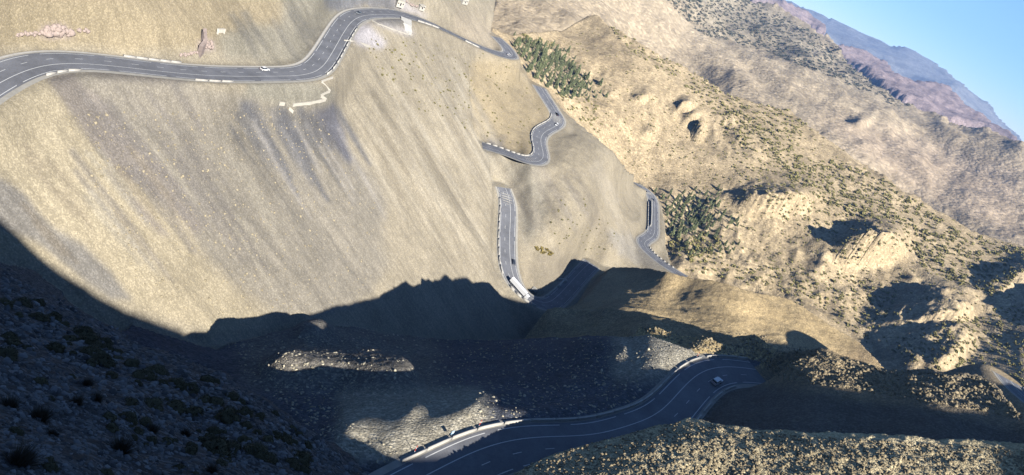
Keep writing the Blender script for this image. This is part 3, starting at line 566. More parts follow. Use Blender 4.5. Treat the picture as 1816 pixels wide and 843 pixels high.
# side: +1 left of travel.  two = side with two lanes
ROAD_LABEL = {'upper': 'grey three-lane mountain road cut across the scree face', 'zigzag': 'grey road in a double bend on the far facet', 'middle': 'road curving down to a hairpin at the foot of the scree', 'lower': 'narrow grey road beside the conifer grove', 'near': 'shaded blue three-lane road bend with a white pickup', 'bend': 'shaded road bend behind the spur with red marker poles'}
def road(nm, two, edge_dash=True, lines=True):
    Q, hw = ROAD3[nm]; Ls = road_len(Q)
    co, f = ribbon(Q, -hw, hw, .0, 5); r = mesh_np('road', co, f, M_ASPH); tag(r, ROAD_LABEL[nm], kind='structure')
    sh_, f2 = ribbon(Q, -hw-1.6, hw+1.6, -.05, 2); s_ = mesh_np('shoulder', sh_, f2, M_GUT, r)
    if not lines: return r
    e = hw-.75; third = (2*e)/3
    def strip(name, s0, s1, off, w, dz=.012):
        c_, f_ = ribbon(sub_line(Q, s0, s1), off-w/2, off+w/2, dz); return mesh_np(name, c_, f_, M_LINE, r)
    strip('centre_line', 0, Ls, -two*third/2, .20)
    s = 3.
    while s < Ls-3:
        strip('lane_dash', s, s+2.6, two*third/2, .17); s += 9.6
    for side in (-1, 1):
        s = 1.
        while s < Ls-8:
            strip('edge_line', s, min(s+17, Ls), side*e, .20); s += 20.5
    return r
def gutter(nm, side, s0=0., s1=None, off=.35, w=.9, name='gutter'):
    Q, hw = ROAD3[nm]; s1 = s1 or road_len(Q); Qs = sub_line(Q, s0, s1, 3.); a = hw+off
    co, f = ribbon(Qs, side*a if side > 0 else -a-w, side*a+w if side > 0 else -a, .10); o = mesh_np(name, co, f, M_CONC); return tag(o, 'pale concrete gutter along the mountain side of the road', kind='structure')
road('upper', 1); road('zigzag', -1); road('middle', -1); road('lower', -1); road('near', -1); road('bend', -1)
gutter('upper', 1)
# ======================================================================
#  roadside things
# ======================================================================
def road_point(nm, px, py):
    """nearest point of a road's centre line to a photo pixel: position along it, side offset in metres (left +)"""
    Q, hw = ROAD3[nm]; u, v = proj(Q); k = int(np.argmin((u-px)**2+(v-py)**2)); d = ray(px, py); P = d*(Q[k, 2]/d[2])
    T, N = frame_of(Q); k = int(np.argmin(((Q[:, :2]-P[:2])**2).sum(1))); s = float(np.linalg.norm(np.diff(Q[:k+1, :2], axis=0), axis=1).sum()) if k else 0.
    return s, float((P[:2]-Q[k, :2])@N[k]), Q[k], T[k], N[k]
WALL_N = 0
def barrier(nm, side, s0, s1, h, w, off, label, group, mat=M_CONC, name='concrete_barrier'):
    """one low parapet block following the road edge: body and a coping"""
    Q, hw = ROAD3[nm]; Qs = sub_line(Q, s0, s1, 2.5); T, N = frame_of(Qs); a = side*(hw+off); c = Qs[len(Qs)//2]
    root = empty(name, (c[0]+N[len(Qs)//2, 0]*a, c[1]+N[len(Qs)//2, 1]*a, c[2])); org = np.array(root.location)
    def extr(ww, z0, z1):
        rows = []
        for o_, z in ((-ww/2, z0), (-ww/2, z1), (ww/2, z1), (ww/2, z0)): rows.append(np.c_[Qs[:, :2]+N*(a+o_), Qs[:, 2]+z]-org)
        co = np.stack(rows, 1).reshape(-1, 3); n = len(Qs); i = (np.arange(n-1)*4)[:, None]+np.arange(4)[None]; j = (np.arange(n-1)*4)[:, None]+((np.arange(4)+1) % 4)[None]
        return co, [np.stack([i.ravel(), j.ravel(), j.ravel()+4, i.ravel()+4], -1)[:, ::-1], np.array([[0, 1, 2, 3], [4*n-1, 4*n-2, 4*n-3, 4*n-4]])]
    c1, f1 = extr(w, -.6, h-.10); mesh_np('body', c1, f1, mat, root); c2, f2 = extr(w+.12, h-.099, h); mesh_np('coping', c2, f2, mat, root)
    return tag(root, label, 'barrier', group)
def barrier_run(nm, side, p0, p1, n, h, w, off, label, group, gap=.9, skip=()):
    s0 = road_point(nm, *p0)[0]; s1 = road_point(nm, *p1)[0]; s0, s1 = min(s0, s1), max(s0, s1); st = (s1-s0)/n
    for k in range(n):
        if k in skip: continue
        barrier(nm, side, s0+k*st, s0+(k+1)*st-gap, h, w, off, label, group)
barrier_run('near', 1, (722, 832), (1238, 630), 17, .7, .32, .55, 'grey concrete barrier block along the outer edge of the shaded near road', 'barrier blocks on the near road', .35)
barrier_run('near', 1, (1240, 628), (1330, 640), 4, .7, .32, .55, 'grey concrete barrier block along the outer edge of the shaded near road', 'barrier blocks on the near road', .35)
barrier_run('near', -1, (1210, 745), (1300, 672), 4, .4, .4, .7, 'low grey kerb block on the inner side of the shaded near road', 'kerb blocks on the near road', 2.5)
barrier_run('upper', -1, (72, 131), (135, 119), 3, .6, .4, .5, 'white parapet block at the left curve of the upper road', 'parapet blocks on the upper road curve', .5)
barrier_run('upper', -1, (345, 140), (418, 146), 3, .6, .4, .6, 'white parapet block below the straight of the upper road', 'parapet blocks on the upper road straight', .6)
barrier_run('upper', -1, (582, 130), (632, 45), 9, .8, .5, .5, 'white parapet block along the climbing upper road', 'parapet blocks on the climbing road', 1.2)
barrier_run('upper', -1, (735, 36), (772, 49), 3, .9, .6, .5, 'white parapet block on the road below the small white house', 'parapet blocks below the house', .5)
barrier_run('upper', -1, (820, 71), (845, 84), 2, .9, .6, .5, 'white parapet block where the upper road nears the far hairpin', 'parapet blocks near the far hairpin', .5)
barrier_run('upper', 1, (218, 95), (318, 110), 5, .7, .5, 1.4, 'low pale wall piece between upper road and ruined stones', 'low wall pieces under the ruin', .4)
barrier_run('zigzag', -1, (999, 214), (966, 290), 10, .9, .5, .5, 'pale barrier block around the double bend', 'barrier blocks on the double bend', .6)
barrier_run('zigzag', -1, (962, 292), (862, 258), 9, .8, .45, .5, 'white barrier block under the level leg of the double bend', 'white barrier blocks under the double bend', .9)
barrier_run('middle', -1, (914, 360), (912, 492), 9, .9, .5, .5, 'barrier block beside the straight leg below the scree', 'barrier blocks on the straight leg', .6)
barrier_run('middle', -1, (918, 505), (950, 535), 4, 1., .7, .5, 'white barrier block at the truck on the hairpin', 'barrier blocks at the hairpin', .6)
barrier_run('middle', 1, (985, 540), (1030, 474), 6, .9, .5, .5, 'barrier block climbing from the hairpin toward the shadow', 'barrier blocks above the hairpin', .7)
barrier_run('lower', -1, (1148, 355), (1150, 410), 6, .9, .5, .5, 'grey barrier block beside the conifer grove road', 'barrier blocks on the grove road', .6)
barrier_run('lower', 1, (1128, 430), (1190, 480), 8, .9, .6, .5, 'white barrier block on the road below the conifer grove', 'white barrier blocks below the grove', 2.)
barrier_run('bend', 1, (1790, 676), (1836, 724), 4, .8, .5, .6, 'white barrier block beside the red marker poles behind the spur', 'barrier blocks behind the spur', .8)
# ---- red and white marker poles --------------------------------------
M_RED = plain('red_paint', (.55, .06, .04), .5, .08); M_WHITE = plain('white_paint', (.72, .72, .70), .5, .05); M_DARK = plain('dark_metal', (.03, .03, .035), .5, .1); M_STEEL = plain('steel', (.30, .31, .32), .45, .1, 3., .6)
def pole(nm, px, py, h, label, off=None):
    s, o_, q, T, N = road_point(nm, px, py); Q, hw = ROAD3[nm]; o_ = off if off is not None else o_; p = q[:2]+N*o_
    r = empty('marker_pole', (p[0], p[1], q[2]-.1))
    MB().cyl((0, 0, -.4), (0, 0, h*.3), .07, n=10).build('base', M_WHITE, r)
    MB().cyl((0, 0, h*.3+.002), (0, 0, h*.62), .065, n=10).build('band', M_RED, r); MB().cyl((0, 0, h*.62+.002), (0, 0, h*.74), .065, n=10).build('band', M_WHITE, r)
    MB().cyl((0, 0, h*.74+.002), (0, 0, h), .065, .05, n=10).build('tip', M_RED, r)
    return tag(r, label, 'pole', 'red and white snow poles by the road')
pole('near', 739, 809, 2.2, 'red and white marker pole at the sunlit barrier below the pale slab', 7.3); pole('near', 845, 753, 2.2, 'red marker pole behind the shaded barrier, next beyond the blue sign', 7.3); pole('near', 1232, 632, 2.3, 'red marker pole at the outer bend by the pale slope tip', 7.3)
pole('bend', 1790, 687, 2.4, 'red and white marker pole behind the spur, near the shrubby slope', 6.8); pole('bend', 1804, 709, 2.4, 'red and white marker pole behind the spur, beside white barrier', 6.8)
s, o_, q, T, N = road_point('near', 792, 779); p = q[:2]+N*7.0; r = empty('chevron_sign', (p[0], p[1], q[2]), math.atan2(T[1], T[0])); M_BLUE = plain('sign_blue', (.10, .26, .42), .4, .05)
MB().cyl((0, 0, -.3), (0, 0, 1.1), .04).build('post', M_STEEL, r); bd = MB().box(-.45, .45, -.03, .03, 1.1, 2.0).build('board', M_BLUE, r)
for k in range(3):
    x = -.36+k*.27
    MB().poly([(x, -.036, 1.16), (x+.12, -.036, 1.16), (x+.27, -.036, 1.55), (x+.12, -.036, 1.94), (x, -.036, 1.94), (x+.15, -.036, 1.55)], [(0, 1, 2, 5), (5, 2, 3, 4)]).build('chevron', M_WHITE, bd)
tag(r, 'blue and white chevron board on the barrier by the sunlit slab', 'road sign')
# ---- vehicles ----------------------------------------------------------
M_GLASS = plain('dark_glass', (.015, .018, .022), .15, .05, 2., 0, .5); M_TYRE = plain('tyre', (.02, .02, .02), .9, .1); M_LAMP = plain('lamp_red', (.35, .02, .02), .3, .05); M_HEAD = plain('headlamp', (.6, .6, .58), .2, .05)
def paint(name, rgb): 
    m = plain(name, rgb, .35, .04, 1., .0, .5); return m
def wheels(r, xs, y, rad, w=.22):
    for x in xs:
        for s in (-1, 1):
            wl = MB().cyl((x, s*y-w/2, rad), (x, s*y+w/2, rad), rad, n=16).build('wheel', M_TYRE, r); MB().cyl((x, s*(y+w/2), rad), (x, s*(y+w/2+.015), rad), rad*.55, n=12).build('hub', M_STEEL, wl)
def car(mat):
    r = empty('car', (0, 0, 0)); L_, W_ = 4.3, 1.74
    b = MB(); b.prism([(-2.1, .28), (2.1, .28), (2.15, .55), (2.05, .74), (1.1, .88), (-1.75, .92), (-2.12, .86), (-2.15, .5)], -.87, .87); b.build('body', mat, r)
    c = MB(); lo = [(-1.85, -.80, .91), (1.05, -.80, .88), (1.05, .80, .88), (-1.85, .80, .91)]; hi = [(-1.45, -.62, 1.42), (.25, -.62, 1.44), (.25, .62, 1.44), (-1.45, .62, 1.42)]
    c.poly(lo+hi, [(0, 1, 5, 4), (1, 2, 6, 5), (2, 3, 7, 6), (3, 0, 4, 7), (4, 5, 6, 7)]); c.build('window_band', M_GLASS, r)
    MB().box(-1.46, .26, -.63, .63, 1.42, 1.47).build('roof', mat, r)
    wheels(r, (-1.3, 1.3), .78, .31)
    for s in (-1, 1): MB().box(2.08, 2.16, s*.62-.14, s*.62+.14, .58, .72).build('headlight', M_HEAD, r); MB().box(-2.17, -2.1, s*.68-.12, s*.68+.12, .6, .8).build('tail_light', M_LAMP, r)
    return r
def pickup(mat):
    r = empty('pickup', (0, 0, 0))
    b = MB(); b.prism([(-2.6, .45), (2.5, .45), (2.55, .8), (2.4, 1.02), (1.0, 1.1), (-2.6, 1.1)], -.9, .9); b.build('body', mat, r)
    c = MB(); lo = [(-2.5, -.84, 1.1), (1.05, -.84, 1.1), (1.05, .84, 1.1), (-2.5, .84, 1.1)]; hi = [(-2.4, -.72, 1.78), (.35, -.70, 1.74), (.35, .70, 1.74), (-2.4, .72, 1.78)]
    c.poly(lo+hi, [(0, 1, 5, 4), (1, 2, 6, 5), (2, 3, 7, 6), (3, 0, 4, 7), (4, 5, 6, 7)]); c.build('window_band', M_GLASS, r)
    MB().box(-2.45, .4, -.76, .76, 1.745, 1.84).build('roof', mat, r); wheels(r, (-1.6, 1.6), .82, .38, .26)
    MB().box(-2.68, -2.6, -.85, .85, .5, .68).build('bumper', M_STEEL, r)
    for s in (-1, 1): MB().box(-2.63, -2.58, s*.78-.09, s*.78+.09, .78, 1.06).build('tail_light', M_LAMP, r)
    MB().box(-2.622, -2.6, -.5, .5, .78, 1.0).build('tailgate_panel', plain('tailgate', (.35, .12, .12), .4, .1), r)
    return r
def truck(mat):
    r = empty('truck', (0, 0, 0))
    c = MB(); c.prism([(5.6, .6), (8.0, .6), (8.0, 1.7), (7.75, 2.9), (5.6, 3.0)], -1.2, 1.2); cb = c.build('cab', mat, r); MB().poly([(8.012, -1.1, 1.75), (8.012, 1.1, 1.75), (7.79, 1.1, 2.75), (7.79, -1.1, 2.75)], [(0, 1, 2, 3)]).build('windscreen', M_GLASS, cb)
    t = MB(); t.box(-8, 5.2, -1.25, 1.25, 1.15, 3.7).build('trailer', mat, r); MB().box(-7.8, 7.6, -.5, .5, .8, 1.14).build('chassis', M_DARK, r)
    wheels(r, (-6.6, -5.4, -4.2, 4.4, 7.0), 1.05, .5, .3); return r
def drive(r, nm, px, py, fwd, name_label, cat, group=None, side=None):
    s, o_, q, T, N = road_point(nm, px, py); o_ = side if side is not None else max(-4.6, min(4.6, o_)); p = q[:2]+N*o_; Q = ROAD3[nm][0]
    i = int(np.argmin(((Q[:, :2]-q[:2])**2).sum(1))); a, b = Q[max(0, i-2)], Q[min(len(Q)-1, i+2)]; sl = math.atan2(b[2]-a[2], np.linalg.norm(b[:2]-a[:2]))
    ang = math.atan2(T[1], T[0]); r.rotation_euler = (0, -sl*fwd, ang if fwd > 0 else ang+math.pi); r.location = (p[0], p[1], q[2]+.02)
    return tag(r, name_label, cat, group)
P_W = paint('white_car_paint', (.6, .6, .59)); P_D = paint('dark_car_paint', (.03, .035, .045)); P_G = paint('grey_car_paint', (.14, .15, .16))
drive(pickup(P_W), 'near', 1270, 680, 1, 'white pickup seen from behind on the shaded near road', 'pickup', side=-3.3)
c0 = car(P_W); drive(c0, 'upper', 466, 125, 1, 'white car on the straight of the upper road', 'car')
c1 = car(P_G); drive(c1, 'upper', 635, 25, -1, 'dark grey car on the top curve of the upper road', 'car')
drive(copy_tree(c0), 'zigzag', 987, 222, 1, 'white car in the double bend near its outer barrier', 'car')
c2 = car(P_D); drive(c2, 'zigzag', 988, 204, -1, 'black car in the double bend, uphill of a white car', 'car')
drive(copy_tree(c0), 'upper', 902, 98, 1, 'white car at the far hairpin', 'car')
drive(copy_tree(c2), 'lower', 1158, 356, 1, 'black car on the road beside the conifer grove', 'car')
drive(copy_tree(c2), 'middle', 889, 459, 1, 'black car on the straight leg below the scree', 'car', side=3.8)
drive(truck(P_W), 'middle', 924, 514, 1, 'white lorry with long trailer entering the hairpin', 'truck', side=-2.6)
# ---- walls, ruins, small buildings on the mountainside ------------------
M_STONE = plain('pink_stone', lin(222, 200, 186, .4), .9, .2, 1.); M_WASH = plain('whitewash', (.40, .37, .31), .9, .1, .6); M_GREYW = plain('grey_masonry', (.34, .33, .30), .9, .18, .8)
def at(px, py):
    P, l, ok = cast(px, py); return P[0]
def wall_line(pts, h, w, name, label, mat, cat='wall', group=None, drop=.8):
    P = np.stack([at(*p) for p in pts]); r = empty(name, tuple(P[0])); o0 = P[0]
    for a, b in zip(P[:-1], P[1:]):
        d = b-a; Lh = np.linalg.norm(d[:2]); t = d[:2]/Lh; n_ = np.array([-t[1], t[0]])*w/2; q = []
        for z in (-drop, h):
            for e, sg in ((a, -1), (b, -1), (b, 1), (a, 1)): q.append((e[0]+n_[0]*sg-o0[0], e[1]+n_[1]*sg-o0[1], e[2]+z-o0[2]))
        MB().poly(q, [(3, 2, 1, 0), (4, 5, 6, 7), (0, 1, 5, 4), (1, 2, 6, 5), (2, 3, 7, 6), (3, 0, 4, 7)]).build('wall_section', mat, r)
    return tag(r, label, cat, group)
Zz = lambda L_: zoomed(L_, 440, 0, 3.92)
wall_line(Zz([(585, 545), (508, 572), (568, 636), (504, 668), (540, 694), (500, 705), (430, 720), (310, 732)]), .8, .5, 'terrace_wall', 'long zigzag white wall around the spoil terrace below the road bend', M_WASH)
wall_line(Zz([(215, 720), (252, 724)]), .8, .7, 'terrace_wall', 'short white wall stub left of the zigzag terrace wall', M_WASH); wall_line(Zz([(283, 752), (312, 778)]), .7, .5, 'terrace_wall', 'short white wall running downhill from the spoil terrace', M_WASH)
wall_line(Zz([(665, 285), (720, 290), (800, 308), (850, 325)]), .6, .5, 'low_wall', 'broken pale wall along the lower rim of the gravel lay-by', M_WASH); wall_line(Zz([(860, 145), (900, 168), (1000, 205), (1090, 235), (1140, 245)]), .5, .5, 'low_wall', 'pale wall along the outer edge of the old terrace under the top curve', M_WASH)
wall_line(Zz([(1095, 140), (1098, 180), (1105, 230)]), 1.2, 7, 'culvert_apron', 'pale grey concrete apron dropping from the top road', M_GREYW, 'culvert')
wall_line(zoomed([(440, 495), (495, 430), (510, 370), (500, 290), (497, 235)], 300, 40, 8.43), 4.2, 1.6, 'ruined_wall', 'tall dark ruined stone wall standing above the upper road', plain('shaded_stone', (.20, .16, .14), .95, .25, .8), 'ruin')  # stone colour darkened to carry the shade of the wall's unlit face
wall_line(zoomed([(720, 175), (722, 140), (820, 140), (815, 165)], 300, 40, 8.43), 1.3, .8, 'stone_pen', 'small white stone enclosure above the ruined wall', M_WASH, 'enclosure')
wall_line(zoomed([(920, 225), (1040, 230)], 880, 470, 8.43), 1.2, .8, 'retaining_wall', 'pale retaining wall below the road to the shadow edge', M_WASH); wall_line(zoomed([(925, 345), (985, 270), (1040, 262)], 880, 470, 8.43), 2.2, 1.0, 'retaining_wall', 'dark stone retaining wall beside the hairpin exit', M_GREYW); wall_line(zoomed([(500, 395), (545, 355), (600, 400)], 880, 470, 8.43), 1.8, .9, 'retaining_wall', 'small stone wall inside the hairpin', M_GREYW)
wall_line([(1154, 358), (1154, 380), (1153, 402)], 2.6, 1., 'retaining_wall', 'dark cut wall on the mountain side of the grove road', M_GREYW)
def rock_mesh(seed, n=1, flat=1.):
    bm_v = []; r_ = random.Random(seed); ph = (1+5**.5)/2
    V = [(-1, ph, 0), (1, ph, 0), (-1, -ph, 0), (1, -ph, 0), (0, -1, ph), (0, 1, ph), (0, -1, -ph), (0, 1, -ph), (ph, 0, -1), (ph, 0, 1), (-ph, 0, -1), (-ph, 0, 1)]
    F = [(0, 11, 5), (0, 5, 1), (0, 1, 7), (0, 7, 10), (0, 10, 11), (1, 5, 9), (5, 11, 4), (11, 10, 2), (10, 7, 6), (7, 1, 8), (3, 9, 4), (3, 4, 2), (3, 2, 6), (3, 6, 8), (3, 8, 9), (4, 9, 5), (2, 4, 11), (6, 2, 10), (8, 6, 7), (9, 8, 1)]
    sx, sy, sz = r_.uniform(.8, 1.25), r_.uniform(.7, 1.1), r_.uniform(.55, .9)*flat
    v = np.array([[c*r_.uniform(.72, 1.12)/1.9 for c in p] for p in V])*[sx, sy, sz]
    return v, np.array(F)
ROCKS = [rock_mesh(k) for k in range(10)]; SLABS = [rock_mesh(50+k, flat=.42) for k in range(8)]
def rot_rand(k):
    q = rng.normal(size=(k, 4)); q /= np.linalg.norm(q, axis=1, keepdims=True); w, x, y, z = q.T
    return np.stack([np.stack([1-2*(y*y+z*z), 2*(x*y-w*z), 2*(x*z+w*y)], -1), np.stack([2*(x*y+w*z), 1-2*(x*x+z*z), 2*(y*z-w*x)], -1), np.stack([2*(x*z-w*y), 2*(y*z+w*x), 1-2*(x*x+y*y)], -1)], 1)
def rubble(name, P, size, mat, label, protos=ROCKS, tilt=None):
    """loose stones, too many to count, in one mesh"""
    n = len(P); which = rng.integers(0, len(protos), n); cos, fs, b = [], [], 0
    for k, (v, f) in enumerate(protos):
        s = np.nonzero(which == k)[0]
        if not len(s): continue
        Rm = rot_rand(len(s))
        if tilt is not None:
            a = rng.uniform(0, 2*np.pi, len(s)); tx, ty = rng.normal(0, tilt, len(s)), rng.normal(0, tilt, len(s)); ca_, sa_ = np.cos(a), np.sin(a); z_ = np.zeros(len(s)); o1 = np.ones(len(s))
            Rm = np.stack([np.stack([ca_, -sa_, tx], -1), np.stack([sa_, ca_, ty], -1), np.stack([-tx*ca_-ty*sa_, tx*sa_-ty*ca_, o1], -1)], 1)
        vv = np.einsum('nij,vj->nvi', Rm, v)*size[s][:, None, None]+P[s][:, None]; cos.append(vv.reshape(-1, 3)); fs.append((f[None]+(np.arange(len(s))*len(v))[:, None, None]+b).reshape(-1, 3)); b += len(s)*len(v)
    o = mesh_np(name, np.concatenate(cos), np.concatenate(fs), mat); return tag(o, label, kind='stuff')
def scatter_px(polys, n, layers=None, mind=0.):
    """n ground points under random photo pixels inside the polygons"""
    out = np.zeros((0, 3)); pxy = np.zeros((0, 2)); xs = [p[0] for q in polys for p in q]; ys = [p[1] for q in polys for p in q]; tries = 0
    while len(out) < n and tries < 40:
        tries += 1; k = 3*n; a = rng.uniform(min(xs), max(xs), k); b = rng.uniform(min(ys), max(ys), k); m = np.zeros(k, bool)
        for p in polys: m |= inpoly(a, b, p)
        a, b = a[m], b[m]
        if not len(a): continue
        P, l, ok = cast(a, b, mind)
        if layers is not None: ok &= np.isin(l, [LID[x] for x in layers])
        out = np.r_[out, P[ok]]; pxy = np.r_[pxy, np.stack([a, b], -1)[ok]]
    return out[:n], pxy[:n]
def off_road(P, m=1.):
    ok = np.ones(len(P), bool)
    for k, (Q, hw) in ROAD3.items():
        d2 = ((P[:, None, :2]-Q[None, ::2, :2])**2).sum(2).min(1); ok &= d2 > (hw+1.2+m)**2
    return ok
# pink stone heaps by the upper road
def heap(poly, n, sz, label, flat=False):
    P, _ = scatter_px([poly], n); c = P.mean(0); r = empty('stone_heap', tuple(c))
    for k in range(n):
        v, f = ROCKS[k % len(ROCKS)]; s_ = sz*random.uniform(.5, 1.3); o = mesh_np('stone', (v*s_)@rot_rand(1)[0].T+P[k]-c+[0, 0, s_*.25], f, M_STONE, r)
    return tag(r, label, 'stone heap')
heap([(74, 52), (90, 48), (112, 48), (130, 60), (132, 65), (100, 66), (72, 62)], 70, 1.2, 'big pale pink stone heap above the left curve of the upper road'); heap([(25, 62), (68, 58), (70, 63), (28, 66)], 26, .7, 'low line of pale stones left of the big pink heap')
heap([(361, 72), (374, 74), (377, 86), (362, 86)], 30, .9, 'pink stone heap against the tall ruined wall'); heap([(318, 98), (340, 92), (350, 92), (350, 96), (320, 101)], 34, .7, 'row of white stones below the tall ruined wall')
heap([(135, 52), (160, 54), (161, 60), (140, 57)], 14, .7, 'short row of pale stones right of the big pink heap')
# small white house and stalls at the top curve
def house(px, py, w, d, h, rz, name, label, cat='house'):
    p = at(px, py); r = empty(name, (p[0], p[1], p[2]), rz)
    MB().box(-w/2, w/2, -d/2, d/2, -1.2, h).build('wall', M_WASH, r); rf = MB(); rf.box(-w/2-.2, w/2+.2, -d/2-.2, d/2+.2, h+.003, h+.25).build('roof', M_WASH, r)
    MB().box(w/2+.002, w/2+.06, -.5, .5, 0, 2.0).build('door', M_DARK, r)
    for y in (-d*.32, d*.32): MB().box(w/2+.002, w/2+.05, y-.4, y+.4, 1.1, 1.9).build('window', M_GLASS, r)
    return tag(r, label, cat)
house(706, 8, 5, 6, 3.2, -.6, 'house', 'small white flat-roofed house above the top curve of the road'); house(746, 15, 3, 5, 2.4, -.5, 'kiosk', 'white roadside kiosk at the right end of the white stones', 'kiosk'); house(820, 3, 6, 7, 3, -.4, 'kiosk', 'white roadside building at the skyline of the scree face', 'kiosk')
heap([(718, 2), (735, 8), (742, 12), (738, 14), (722, 7)], 16, .9, 'white stones lined up beside the white kiosk')
# ======================================================================
#  stones
# ======================================================================
def rock_mat(name, rgb, vary=.35):
    m, nt, b = new_mat(name); ge = nd(nt, 'ShaderNodeNewGeometry'); f = remap(nt, ge.outputs['Random Per Island'], 0, 1, 1-vary, 1+vary); g = remap(nt, noise_n(nt, ge.outputs['Position'], 6., 4), .3, .7, .85, 1.15)
    c = nd(nt, 'ShaderNodeRGB'); c.outputs[0].default_value = (*rgb, 1); nt.links.new(scaled_rgb(nt, c.outputs[0], math_n(nt, 'MULTIPLY', f, g)), b.inputs['Base Color']); b.inputs['Roughness'].default_value = .95; b.inputs['Specular IOR Level'].default_value = .1; return m
M_RTAN = rock_mat('tan_rock', lin(200, 182, 146, .37)); M_RSLATE = rock_mat('slate_rock', (.12, .115, .113), .6); M_RGREY = rock_mat('grey_rock', lin(196, 186, 160, .6)); M_RCLIFF = rock_mat('scree_rock', lin(205, 190, 158, .42), .25)
P, _ = scatter_px([[(885, 840), (960, 792), (1060, 762), (1210, 747), (1400, 772), (1816, 797), (1840, 860), (870, 860)]], 13500, ['mound'], 60)
P = P[off_road(P, .3)]; sz = .11+.42*rng.random(len(P))**5; rubble('rubble', P-[0, 0, .04], sz, M_RTAN, 'loose tan stones strewn over the foreground mound')
P, _ = scatter_px([[(1380, 605), (1450, 620), (1570, 655), (1750, 670), (1816, 745), (1700, 722), (1500, 690), (1300, 660), (1340, 640)], [(1130, 580), (1345, 592), (1390, 606), (1330, 640), (1236, 622)]], 6500, ['spur', 'knoll', 'spine'])
P = P[off_road(P, .5)]; rubble('rubble', P-[0, 0, .06], .14+.7*rng.random(len(P))**5, M_RTAN, 'tan boulders strewn along the crest of the spur')
P, _ = scatter_px([[(400, 605), (620, 580), (900, 602), (1150, 594), (1236, 628), (1190, 680), (1100, 735), (850, 745), (700, 830), (600, 800), (430, 660)]], 5200, ['slope', 'ridge'])
_k = ~(inpoly(_[:, 0], _[:, 1], [(612, 740), (848, 703), (800, 790), (730, 815)])); P = P[off_road(P, 1.) & _k[:len(P)]]; rubble('rubble', P-[0, 0, .1], .22+.5*rng.random(len(P))**4, M_RGREY, 'slate shards strewn over the shaded slope', SLABS, .35)
P, _ = scatter_px([[(110, 200), (560, 190), (690, 400), (640, 540), (480, 568), (330, 560), (240, 500)]], 2600, ['cliff']); P = P[off_road(P, 2)]
rubble('rubble', P-[0, 0, .1], .2+.5*rng.random(len(P))**5, M_RCLIFF, 'loose stones on the sunlit scree face')
P, _ = scatter_px([[(0, 470), (140, 550), (400, 665), (540, 760), (650, 843), (650, 860), (0, 860)]], 6000, ['hillside'], 4); d = np.linalg.norm(P, axis=1)
rubble('rubble', P-[0, 0, .01], (.02+.06*rng.random(len(P))**2)*np.clip(d/14, .7, 2.2), M_RSLATE, 'flat slate shards littering the shaded hillside', SLABS, .45)
# ======================================================================
#  plants
# ======================================================================
def leaf_mat(name, rgb, vary=.3, rough=.8):
    m, nt, b = new_mat(name); oi = nd(nt, 'ShaderNodeObjectInfo'); ge = nd(nt, 'ShaderNodeNewGeometry')
    f = math_n(nt, 'MULTIPLY', remap(nt, oi.outputs['Random'], 0, 1, 1-vary*.6, 1+vary*.6), remap(nt, ge.outputs['Random Per Island'], 0, 1, 1-vary, 1+vary))
    c = nd(nt, 'ShaderNodeRGB'); c.outputs[0].default_value = (*rgb, 1); nt.links.new(scaled_rgb(nt, c.outputs[0], f), b.inputs['Base Color']); b.inputs['Roughness'].default_value = rough; b.inputs['Specular IOR Level'].default_value = .15; return m
M_CONIF = leaf_mat('conifer_needles', (.18, .20, .095)); M_BARK = plain('bark', (.09, .065, .045), .9, .2); M_BUSH = leaf_mat('bush_leaves', (.25, .22, .085), .35); M_CUSH = leaf_mat('cushion_leaves', (.088, .076, .042), .4); M_DRY = leaf_mat('dry_stems', (.075, .06, .042), .3)
def tri_cloud(c, s, outward=.6, seed=0):
    """small leaf faces at given centres"""
    r_ = np.random.default_rng(seed); n = len(c); a = r_.normal(size=(n, 3)); a /= np.linalg.norm(a, axis=1, keepdims=True); b = np.cross(a, r_.normal(size=(n, 3))); b /= np.linalg.norm(b, axis=1, keepdims=True)
    s = np.asarray(s)[:, None]*np.ones((n, 1)); v = np.stack([c-a*s*.5-b*s*.35, c+a*s*.5-b*s*.2, c+a*s*.5+b*s*.35, c-a*s*.5+b*s*.3], 1).reshape(-1, 3)
    return v, np.arange(4*n).reshape(-1, 4)
def conifer_proto(seed):
    r_ = np.random.default_rng(seed); h = 6.5; pts = []; sz = []
    for lay in range(11):
        z = .9+lay*(h-1.1)/11; rad = 1.75*(1-(z/h)**1.25)+.15; nb = int(7+rad*6)
        for k in range(nb):
            a = 2*math.pi*(k/nb)+r_.uniform(-.3, .3)+lay; rr = rad*r_.uniform(.55, 1.08)
            for f in (.4, .7, 1.):
                pts.append((math.cos(a)*rr*f, math.sin(a)*rr*f, z-.25*f*rr+r_.uniform(-.12, .12))); sz.append(.62*r_.uniform(.7, 1.2))
    v, f = tri_cloud(np.array(pts), np.array(sz), seed=seed); r = empty('conifer', (0, 0, 0)); mesh_np('crown', v, f, M_CONIF, r)
    MB().cyl((0, 0, -.5), (0, 0, h*.9), .16, .03, 7).build('trunk', M_BARK, r); return r
def bush_data(seed, n=46, rad=1.):
    r_ = np.random.default_rng(seed); p = r_.normal(size=(n, 3)); p /= np.linalg.norm(p, axis=1, keepdims=True); p *= (rad*(.45+.5*r_.random(n)))[:, None]; p[:, 2] = np.abs(p[:, 2])*.95; p[:, :2] *= r_.uniform(.85, 1.2, 2)
    return tri_cloud(p, .62*rad*r_.uniform(.7, 1.2, n), seed=seed+1)
TREE = [conifer_proto(k) for k in range(4)]; _used = [False]*4
def plant_tree(P, s, label, group):
    k = rng.integers(0, 4)
    if not _used[k]: o = TREE[k]; _used[k] = True
    else: o = copy_tree(TREE[k])
    o.location = P; o.rotation_euler = (0, 0, rng.uniform(0, 6.28)); o.scale = (s, s, s*rng.uniform(.9, 1.15)); return tag(o, label, 'tree', group)
